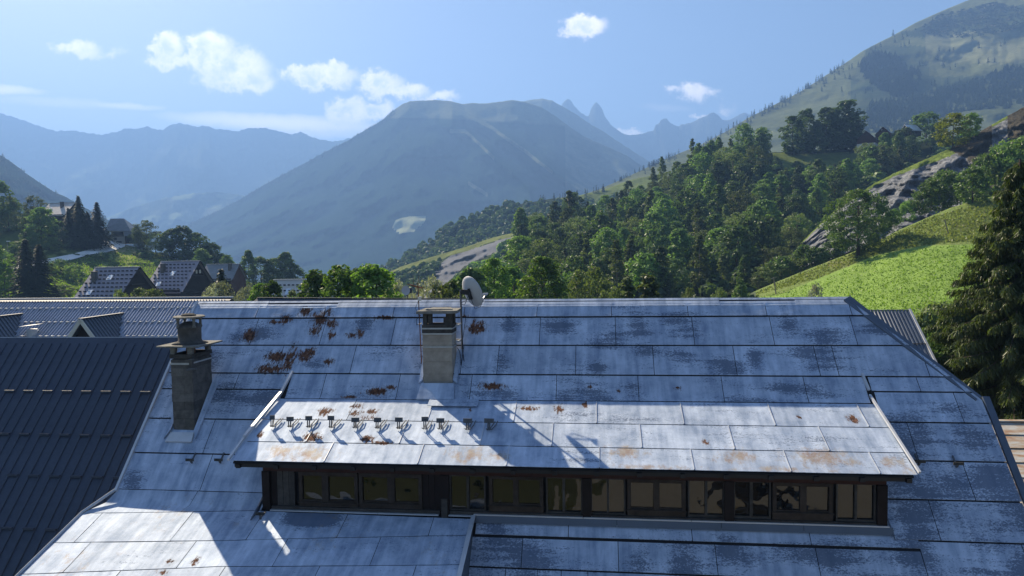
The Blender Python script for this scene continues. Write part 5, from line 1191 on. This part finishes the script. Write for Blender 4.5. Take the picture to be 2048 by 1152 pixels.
def stuff(name, layer, poly, n, hpx, protos, mats, label, w_=(.9, 1.3), seed=5, dens=None):
    """a distant forest mass: joined tree shapes standing on the slope"""
    r = random.Random(seed); us = [p[0] for p in poly]; vs = [p[1] for p in poly]; Vs = []; T = []; k = 0; tries = 0
    while k < n and tries < n*30:
        tries += 1; u, v = r.uniform(min(us), max(us)), r.uniform(min(vs), max(vs))
        if not inside(poly, u, v): continue
        if dens and r.random() > dens(u, v): continue
        if v < layer.vc(u): continue
        P = layer.at(u, v); d = float(P @ Fv); h = r.uniform(*hpx)*d/FPX; p = r.choice(protos); a = r.uniform(0, 6.28); ww = r.uniform(*w_)*h
        R2 = np.array([[cos(a)*ww, -sin(a)*ww, 0], [sin(a)*ww, cos(a)*ww, 0], [0, 0, h]])
        Vs.append(p @ R2.T + P); T.append(np.full(len(p), min(1, max(0, r.gauss(.5, .25))))); k += 1
    V = np.concatenate(Vs); o = link(name, mesh(name, V, np.arange(len(V)).reshape(-1, 4), M[mats], False, {'tint': np.concatenate(T)})); prop(o, label, 'forest', None, 'stuff'); return o
cones = [protoquads(s, 5, 'cone') for s in range(4)]; minic = [protoquads(s, 3, 'cone') for s in range(4)]; balls = [protoquads(s, 60, 'ball') for s in range(6)]; smallballs = [protoquads(s, 26, 'ball') for s in range(4)]
Zp = lambda L: [(1400+x/3.16, y/3.16) for x, y in L]
stuff('conifer_forest', L5, Zp([(1010, 400), (1100, 335), (1230, 345), (1290, 405), (1340, 430), (1395, 465), (1370, 570), (1290, 630), (1220, 610), (1120, 560), (1060, 510), (1020, 460)]), 520, (8, 14), cones, 'needle_far', 'dark conifer stand in the hollow of the pasture mountain', seed=1)
stuff('conifer_forest', L5, Zp([(1000, 830), (1080, 650), (1250, 640), (1400, 610), (1550, 570), (1700, 530), (1850, 470), (1960, 420), (2060, 440), (2500, 420), (2500, 760), (2048, 670), (1900, 690), (1700, 700), (1600, 730), (1450, 780), (1300, 860)]), 1500, (9, 15), cones, 'needle_far', 'broad belt of conifers low on the pasture mountain', seed=2)
stuff('mountain_scrub', L5, Zp([(1500, 110), (1850, 20), (2060, 60), (2500, 30), (2500, 200), (2048, 180), (1950, 205), (1700, 245), (1500, 240), (1360, 190)]), 900, (2.5, 6), smallballs, 'needle_far', 'dark scrub high on the pasture mountain', (1., 1.8), seed=3)
stuff('crest_forest', L3, [(300, 495), (372, 448), (480, 396), (650, 302), (745, 250), (790, 218), (792, 228), (745, 262), (650, 314), (480, 408), (372, 460), (300, 500)], 900, (3, 5.5), minic, 'needle_distant', 'spruce fringe on the left flank of the central mountain', seed=4)
stuff('slope_forest', L4, [(-200, 300), (-200, 270), (0, 305), (50, 340), (130, 388), (250, 450), (200, 500), (-200, 520)], 1600, (5, 9), minic, 'needle_distant', 'dark forest on the slope at the left edge', seed=6)
stuff('mid_ridge_wood', L6, [(700, 620), (700, 582), (780, 532), (850, 492), (910, 448), (1010, 410), (1100, 412), (1200, 406), (1290, 390), (1330, 400), (1330, 470), (1100, 500), (900, 560), (800, 620)], 1500, (11, 17), balls, 'leaf_dark', 'broadleaf wood covering the ridge left of the eroded spur', (.8, 1.1), seed=7)
stuff('spur_scrub', L6b, [(760, 640), (780, 560), (860, 532), (885, 525), (865, 560), (820, 600), (800, 640)], 330, (10, 16), balls, 'leaf_dark', 'dark scrub on the flank of the eroded spur', (.8, 1.1), seed=8)
stuff('spur_scrub', L6b, [(900, 640), (910, 575), (960, 540), (1010, 505), (1060, 480), (1100, 500), (1120, 640)], 260, (20, 32), balls, 'leaf_mid', 'young trees under the scree of the eroded spur', (.8, 1.1), seed=9)
stuff('valley_trees', L7, [(1100, 640), (1300, 560), (1560, 545), (1540, 640)], 60, (30, 50), balls, 'leaf_dark', 'undergrowth at the foot of the wood', (.8, 1.1), seed=10)
stuff('wood_undergrowth', L7, [(1480, 315), (1560, 350), (1860, 345), (1880, 290), (1990, 280), (1960, 330), (1800, 400), (1640, 470), (1560, 480)], 420, (14, 26), balls, 'leaf_mid', 'undergrowth between the trees above the marl cliff', (.8, 1.2), seed=12, dens=lambda u, v: 0 if (1545 < u < 1730 and v < 345) else 1)

# --- meadow grass tufts
def tufts(name, layer, poly, n, size, mat, seed, label):
    r = np.random.default_rng(seed); rr = random.Random(seed); C = []
    us = [p[0] for p in poly]; vs = [p[1] for p in poly]
    while len(C) < n:
        u, v = rr.uniform(min(us), max(us)), rr.uniform(min(vs), max(vs))
        if inside(poly, u, v): C.append(layer.at(u, v))
    C = np.array(C); a = rnd_dirs(r, n)*np.array([1, 1, .2]); s = size*r.uniform(.5, 1.4, n)[:, None]
    up_ = (np.array([0, 0, 1.])+r.normal(0, .35, (n, 3)))*s
    V = np.stack([C-a*s*.8, C+a*s*.8, C+a*s*.35+up_, C-a*s*.35+up_], 1).reshape(-1, 3)
    o = link(name, mesh(name, V, np.arange(len(V)).reshape(-1, 4), M[mat], False, {'tint': np.repeat(r.uniform(0, 1, n), 4)})); prop(o, label, 'grass', None, 'stuff')
tufts('meadow_grass', L9, [(1470, 606), (1640, 562), (1750, 515), (1850, 495), (2050, 485), (2120, 700), (1700, 720), (1480, 640)], 24000, .13, 'grassblade', 1, 'short bright green grass of the near meadow')
tufts('dry_grass', L9, [(1445, 618), (1560, 564), (1700, 508), (1860, 436), (2050, 382), (2120, 470), (1850, 490), (1750, 510), (1640, 556), (1480, 600)], 12000, .18, 'drygrass', 2, 'tall dry grass along the upper meadow')
tufts('hillside_grass', L10, [(0, 600), (0, 545), (200, 510), (260, 492), (340, 518), (430, 550), (500, 600)], 9000, .28, 'grassblade', 3, 'rough grass of the village slope')

# --- the big near spruce and the thicket under it
def near_spruce():
    r = np.random.default_rng(77); d = 27.; T = ray(2040, 318)*d; gz_ = ground_z(T[0], T[1]); H = T[2]-gz_
    o = empty('spruce_tree', (T[0], T[1], gz_), 0, 'big near spruce with drooping cone-laden branches at the right edge', 'tree')
    MB().tube([(0, 0, 0), (.03, 0, H*.5), (0, 0, H)], .26, 10, r1=.03).build('trunk', M['bark'], o)
    C = []; A = []; B = []; Tn = []; br_ = MB(); h = 1.2
    while h < H-.15:
        L0 = min(4.6, .3+.42*(H-h)**.97)
        for k in range(8 if h < H-3 else 7):
            a = r.uniform(0, 2*pi); L = L0*r.uniform(.55, 1.12); seg = 9; pts_ = []
            dr0 = r.uniform(-.05, .12)
            for j in range(seg+1):
                f = j/seg; rad = L*f; z = h + dr0*rad - .34*L*f**1.6*(1-.55*f) - .05*L*f
                pts_.append(np.array([cos(a)*rad, sin(a)*rad, z]))
            br_.tube([tuple(p) for p in pts_[::3]], .022+.01*L/3, 4, r1=.006)
            t_ = r.uniform(0, 1); n = int(125*L+8)
            for i in range(n):
                f = r.uniform(.12, 1.0)**.8; x = f*seg; j = min(int(x), seg-1); p = pts_[j]*(1-(x-j))+pts_[j+1]*(x-j)
                wdt = .42*L*.34*(1-f*.75)*r.uniform(-1, 1)
                perp = np.array([-sin(a), cos(a), 0]); hang = abs(r.normal(0, .5))
                q = p + perp*wdt + np.array([0, 0, -.16*hang - abs(wdt)*.3])
                # hanging twig: a narrow long quad
                dn = np.array([cos(a)*.35+r.normal(0, .35), sin(a)*.35+r.normal(0, .35), -1.0])+perp*np.sign(wdt)*.4; dn /= np.linalg.norm(dn)
                wv = np.cross(dn, rnd_dirs(r, 1)[0]); wv /= np.linalg.norm(wv); l = r.uniform(.08, .24)*(1.15-.4*f)
                C.append(q+dn*l*.5); A.append(dn*l); B.append(wv*r.uniform(.012, .028)); Tn.append(np.clip(t_*.5+r.uniform(0, .5), 0, 1))
        h += r.uniform(.12, .24)
    br_.build('branches', M['bark'], o); c = link('needles', quads_mesh('needles', np.array(C), np.array(A), np.array(B), M['needle_near'], np.array(Tn)), o)
    return len(C)
NQ = near_spruce()
C, a_, b_, T = crown_cloud(90, rnd(.42), 150, 110, .10, .012, .02, .98, lop=.4); KINDS_['hedgeleaf'] = [(quads_mesh('crown', C, a_, b_, M['leaf_olive'], T), trunk_mesh('trunk', 90, .6, .012, 6, .3, M['bark']))]
C, a_, b_, T = crown_cloud(91, rnd(.40), 150, 110, .10, .011, .02, .98, lop=.4); KINDS_['thicket'] = [(quads_mesh('crown', C, a_, b_, M['leaf_dark'], T), trunk_mesh('trunk', 91, .6, .012, 6, .3, M['bark']))]
for i, (u, v, d, k, w_, lb_) in enumerate([(1850, 626, 34, 'hedgeleaf', .5, 'pale olive shrub just right of the corrugated shed'), (1895, 612, 36, 'hedgeleaf', .55, 'pale olive shrub in the middle of the thicket top'), (1940, 616, 35, 'hedgeleaf', .55, 'olive shrub under the spruce branches'), (1990, 630, 34, 'hedgeleaf', .6, 'olive shrub behind the spruce trunk'),
        (1872, 680, 30, 'thicket', .55, 'dark shrub in front of the olive ones beside the shed'), (1915, 700, 29, 'thicket', .6, 'dark shrub behind the right verge'), (1965, 690, 30, 'thicket', .6, 'dark shrub under the big spruce'), (2020, 700, 29, 'thicket', .6, 'dark shrub at the right frame edge'), (1835, 668, 33, 'thicket', .45, 'small dark shrub touching the shed verge'), (2060, 640, 34, 'hedgeleaf', .6, 'olive shrub cut by the right edge')]):
    near(u, v, d, k, lb_, 'thicket beside the shed', w_, name='garden_shrub', cat='shrub')

# ================================================================== houses on the slopes
def chalet(name, label, u, v, d, L, hs, dv, wallh, yaw=AL, roofm='tile_grey', gable='chalet_wood', wallm='chalet_wood', group=None, guards=True, sky=(), chim=(), beams=2, kick=.1, gwin=0, base=None):
    """ridge's right end shows at (u, v) at distance d; ridge length L runs left, half span hs, drop dv"""
    P = ray(u, v)*d; o = empty(name, tuple(P), -yaw, label, 'house', group)
    s1 = dv/hs*1.12; zk = -s1*hs*(1-kick); yk = hs*(1-kick); ze = -dv
    m_ = MB()
    rf = MB()
    for sg in (-1, 1):
        rf.slab([(-L, 0, 0), (.25, 0, 0), (.25, sg*yk, zk), (-L, sg*yk, zk)], (0, 0, -.18)); rf.slab([(-L, sg*yk, zk), (.25, sg*yk, zk), (.25, sg*hs, ze), (-L, sg*hs, ze)], (0, 0, -.18))
    ro = rf.build('roof', M[roofm], o)
    if guards:
        gm = MB(); rows = int(hs/ .72)
        for r in range(1, rows):
            y = -hs*r/rows; z = -s1*-y*-1 if False else (s1*y if -y < yk else zk+(ze-zk)*((-y-yk)/(hs-yk)))
            n = int(L/.86)
            for i in range(n):
                x = -L+.3+i*.86+(.43 if r % 2 else 0)
                if x < .1: gm.box(x, x+.42, y-.18, y-.02, z-.05, z+.17)
        q = gm.build('snow_guards', M['deck'], ro); q['kind'] = 'stuff'
    MB().bar((-L, 0, .05), (.3, 0, .05), .4, .1).build('ridge_cap', M['zinc_light'], o)
    for sg in (-1, 1):
        b = MB(); b.bar((.28, 0, -.05), (.28, sg*yk, zk-.05), .08, .25); b.bar((.28, sg*yk, zk-.05), (.28, sg*hs, ze-.05), .08, .25); b.build('barge_board', M[gable], o)
    hw = hs*.9
    for x in (-.5, -L+.6):
        g = MB(); g.slab([(x, -hw, ze-wallh), (x, hw, ze-wallh), (x, hw, ze+.1*dv), (x, yk, zk-.25), (x, 0, -.25), (x, -yk, zk-.25), (x, -hw, ze+.1*dv)], (.2, 0, 0)); g.build('gable_wall', M[gable], o)
    for y in (-hw, hw-.2): MB().box(-L+.8, -.5, y, y+.2, ze-wallh, ze+.1*dv-.1).build('wall', M[wallm], o)
    if base: 
        b = MB(); b.box(-L+.55, -.25, -hw-.05, hw+.05, ze-wallh-.5, ze-wallh*.45); b.build('masonry_base', M[base], o)
    for i in range(beams):
        z = zk*(.5+.55*i); wd = hw*(.28+.32*i); MB().box(-.28, -.05, -wd, wd*.9, z-.09, z+.09).build('balcony_rail', M['wood_weather'], o)
    for i in range(gwin): MB().box(-.29, -.24, -.9+i*1.3, -.35+i*1.3, zk*.42, zk*.30).build('window', M['white_wall'], o)
    for (x, f) in sky:
        y = -hs*f; z = s1*y; b = MB(); b.slab([(x, y, z+.1), (x+.9, y, z+.1), (x+.9, y-.9, z-.9*s1+.1), (x, y-.9, z-.9*s1+.1)], (0, -.05, .08)); b.build('skylight', M['roof_white'], o)
    for (x, f) in chim:
        y = -hs*f; z = s1*y; MB().box(x, x+.7, y-.4, y+.4, z-.6, z+1.5).build('chimney', M['concrete'], o); MB().box(x-.1, x+.8, y-.5, y+.5, z+1.5, z+1.65).build('chimney_cap', M['steel'], o)
    return o
chalet('dark_timber_chalet', 'nearest dark timber chalet with a steep dotted grey roof, a chimney and a roof hatch', 277, 534, 128, 8.6, 7.7, 6.2, 4, sky=((-4.6, .22), (-6.6, .58)), chim=((-7.2, .33),), beams=1)
chalet('dark_timber_chalet', 'second dark timber chalet, its gable with two little windows and pale balcony rails', 398, 522, 146, 8.5, 7.4, 6.1, 7, sky=((-4.6, .32), (-6.4, .62)), chim=((-7.0, .3),), beams=3, gwin=2)
chalet('dark_timber_chalet', 'third chalet with a plain slate-blue roof, half hidden by a small conifer', 478, 528, 195, 9.6, 4.6, 4.2, 4, roofm='tile_slate', guards=False, gable='chalet_red', beams=0, chim=((-2.3, .3),))
chalet('pale_roofed_barn', 'small barn with a pale dotted roof and one skylight above the black ridge', 608, 559, 135, 6.2, 4.2, 4.6, 5, roofm='tile_pale', sky=((-2.9, .35),), beams=0)
chalet('pale_roofed_house', 'house with a pale patched roof high on the left behind the spruces', 150, 405, 222, 10, 4.8, 4.2, 5, roofm='tile_pale', guards=False, beams=0, yaw=radians(14), chim=((-3.9, .3),), sky=((-8, .35),))
def farmhouse():
    P = ray(238, 437)*232.; o = empty('grey_farmhouse', tuple(P), radians(4), 'grey-roofed farmhouse with a beige balcony front at the road bend', 'house'); o.scale = (1.25, 1.1, 1.1)
    r = MB(); r.slab([(-2.2, 0, 0), (1.2, 0, 0), (4.2, -3.2, -4.0), (-2.4, -3.2, -3.6)], (0, 0, -.15)); r.slab([(-2.2, 0, 0), (1.2, 0, 0), (4.2, 5, -4.0), (-4.4, 5, -4.0)], (0, 0, -.15))
    r.slab([(1.2, 0, 0), (4.2, -3.2, -4.0), (4.2, 5, -4.0)], (0, 0, -.15)); r.slab([(-2.2, 0, 0), (-2.4, -3.2, -3.6), (-5.0, 3, -4.0)], (0, 0, -.15)); r.build('roof', M['tile_slate'], o)
    MB().slab([(2.0, -1.8, -2.0), (5.9, -1.8, -4.6), (5.9, -3.6, -5.6), (2.6, -3.6, -5.2)], (0, 0, -.15)).build('wing_roof', M['tile_slate'], o); MB().slab([(-2.2, -1.4, -2.6), (-5.2, -1.4, -3.9), (-5.2, -3.2, -5.2), (-1.2, -3.2, -5.0)], (0, 0, -.15)).build('wing_roof', M['tile_slate'], o)
    MB().box(-1.0, 2.4, -2.9, 4, -7.6, -3.7).build('wall', M['dull_wall'], o); MB().box(2.4, 5.6, -2.6, 3, -7.6, -4.8).build('wing_wall', M['chalet_wood'], o); MB().box(-4.9, -1.0, -2.4, 3, -7.6, -4.8).build('wing_wall', M['chalet_wood'], o)
    MB().box(-.6, 2.1, -2.96, -2.91, -5.3, -4.1).build('loggia', M['chalet_wood'], o); MB().box(-.8, 2.3, -3.3, -3.2, -5.5, -4.9).build('balcony_rail', M['wood_weather'], o)
    MB().box(-.3, .4, -2.96, -2.91, -6.5, -5.8).build('window', M['deck'], o); MB().box(.2, 1.6, -2.96, -2.91, -7.3, -6.9).build('window', M['deck'], o)
farmhouse()
chalet('brown_chalet', 'brown chalet on a white base, the nearer of the pair among trees', 1732, 262, 335, 9, 4.4, 3.8, 4.5, yaw=radians(128), roofm='blue_sheet', gable='chalet_red', wallm='chalet_red', guards=False, beams=1, kick=.1, base='white_wall')
chalet('brown_chalet', 'upper brown chalet of the pair, just right of the nearer one', 1766, 254, 345, 8, 3.8, 3.4, 3.5, yaw=radians(128), roofm='blue_sheet', gable='chalet_red', wallm='chalet_red', guards=False, beams=1, kick=.1, gwin=1)
chalet('bright_roofed_house', 'small house with a bright metal roof among trees on the right', 1832, 250, 330, 6.5, 3.8, 3.2, 2.5, yaw=radians(-14), roofm='roof_white', guards=False, beams=0, kick=.1)

# --- poles
def wpole(label, u, v, h, tilt, arms=1):
    P = L9.at(u, v); d = float(P @ Fv); H = h*d/FPX; o = empty('wooden_pole', tuple(P), 0, label, 'pole', 'poles on the meadow'); o.rotation_euler = (0, radians(tilt), 0)
    MB().tube([(0, 0, -.1), (0, 0, H)], .09, 6).build('post', M['pole'], o)
    for i in range(arms): MB().bar((-.5, 0, H*(.93-.1*i)), (.6, .15, H*(.93-.1*i)+.05), .08, .08).build('crossarm', M['pole'], o)
wpole('leaning wooden pole with a crossarm high on the meadow', 1897, 468, 30, -16, 1); wpole('leaning wooden pole low on the meadow near the wood', 1552, 588, 34, -8, 1)
P = L10.at(17, 530); o = empty('utility_pole', tuple(P), 0, 'thin pole with a lamp on the left slope below the road', 'pole'); MB().tube([(0, 0, 0), (0, 0, 6.4)], .08, 6).build('post', M['pole'], o); MB().box(-.1, .7, -.2, .2, 6.3, 6.5).build('lamp_head', M['roof_white'], o)

# ================================================================== what the windows look at: yard and house behind the viewer
V = [(x, y, -12.52+.02*frac(x*.2, y*.2, 0)) for y in np.linspace(-26, 10.5, 40) for x in np.linspace(-1.5, 24, 30)]
F = [(j*30+i, j*30+i+1, (j+1)*30+i+1, (j+1)*30+i) for j in range(39) for i in range(29)]
M['gravel'] = simple('beige_gravel', (.28, .265, .225), .95, 0, .2, 2.5, .3, .02, .2)
o = link('gravel_yard', mesh('gravel_yard', V, F, M['gravel'], True)); o['kind'] = 'structure'
for (x, y, h, k, w_) in ((-9, -12, 6, 'hedgeleaf', .9), (-4, -14, 5.5, 'hedgeleaf', .9), (-14, -10, 7, 'thicket', .8), (-18, -14, 8, 'hedgeleaf', .8), (-6, -22, 8, 'thicket', .8), (3, -24, 8, 'hedgeleaf', .8)):
    place(k, (x, y, -12.55), h, 'leafy shrub in the garden behind the viewpoint', 'garden shrubs behind the viewpoint', w_, name='garden_shrub', cat='shrub')
o = empty('parked_trailer', (6.5, -4.5, -12.5), radians(25), 'flat dark trailer parked on the gravel yard behind the viewpoint', 'trailer')
MB().box(-1.6, 1.6, -.9, .9, .45, .8).build('bed', M['blue_sheet'], o); MB().box(-1.5, 1.5, -.95, .95, .8, 1.5).build('load_cover', M['deck'], o)
for y in (-1.0, 1.0): MB().tube([(0, y-.1, .32), (0, y+.1, .32)], .32, 14).build('wheel', M['black'], o)

# ================================================================== air
hz = bpy.data.materials.new('alpine_haze'); hz.use_nodes = True; t = NT(hz.node_tree); t.n.clear()
pv_ = t.node('ShaderNodeVolumePrincipled'); pv_.inputs['Color'].default_value = (.25, .47, .98, 1); pv_.inputs['Density'].default_value = HAZE; pv_.inputs['Anisotropy'].default_value = .2
ou = t.node('ShaderNodeOutputMaterial'); t.l.new(pv_.outputs[0], ou.inputs['Volume'])
ZT = max(float((l.pt(u, 1))[2]) for n_, l in LAYERS.items() for u in range(-200, 2300, 20) if l.crest[0][0] <= u <= l.crest[-1][0])+60
b = MB(); b.box(-11500, 11500, -3100, 13000, -122, ZT); o = b.build('haze', hz); o['kind'] = 'stuff'
# place every Empty's mesh children as they are: done
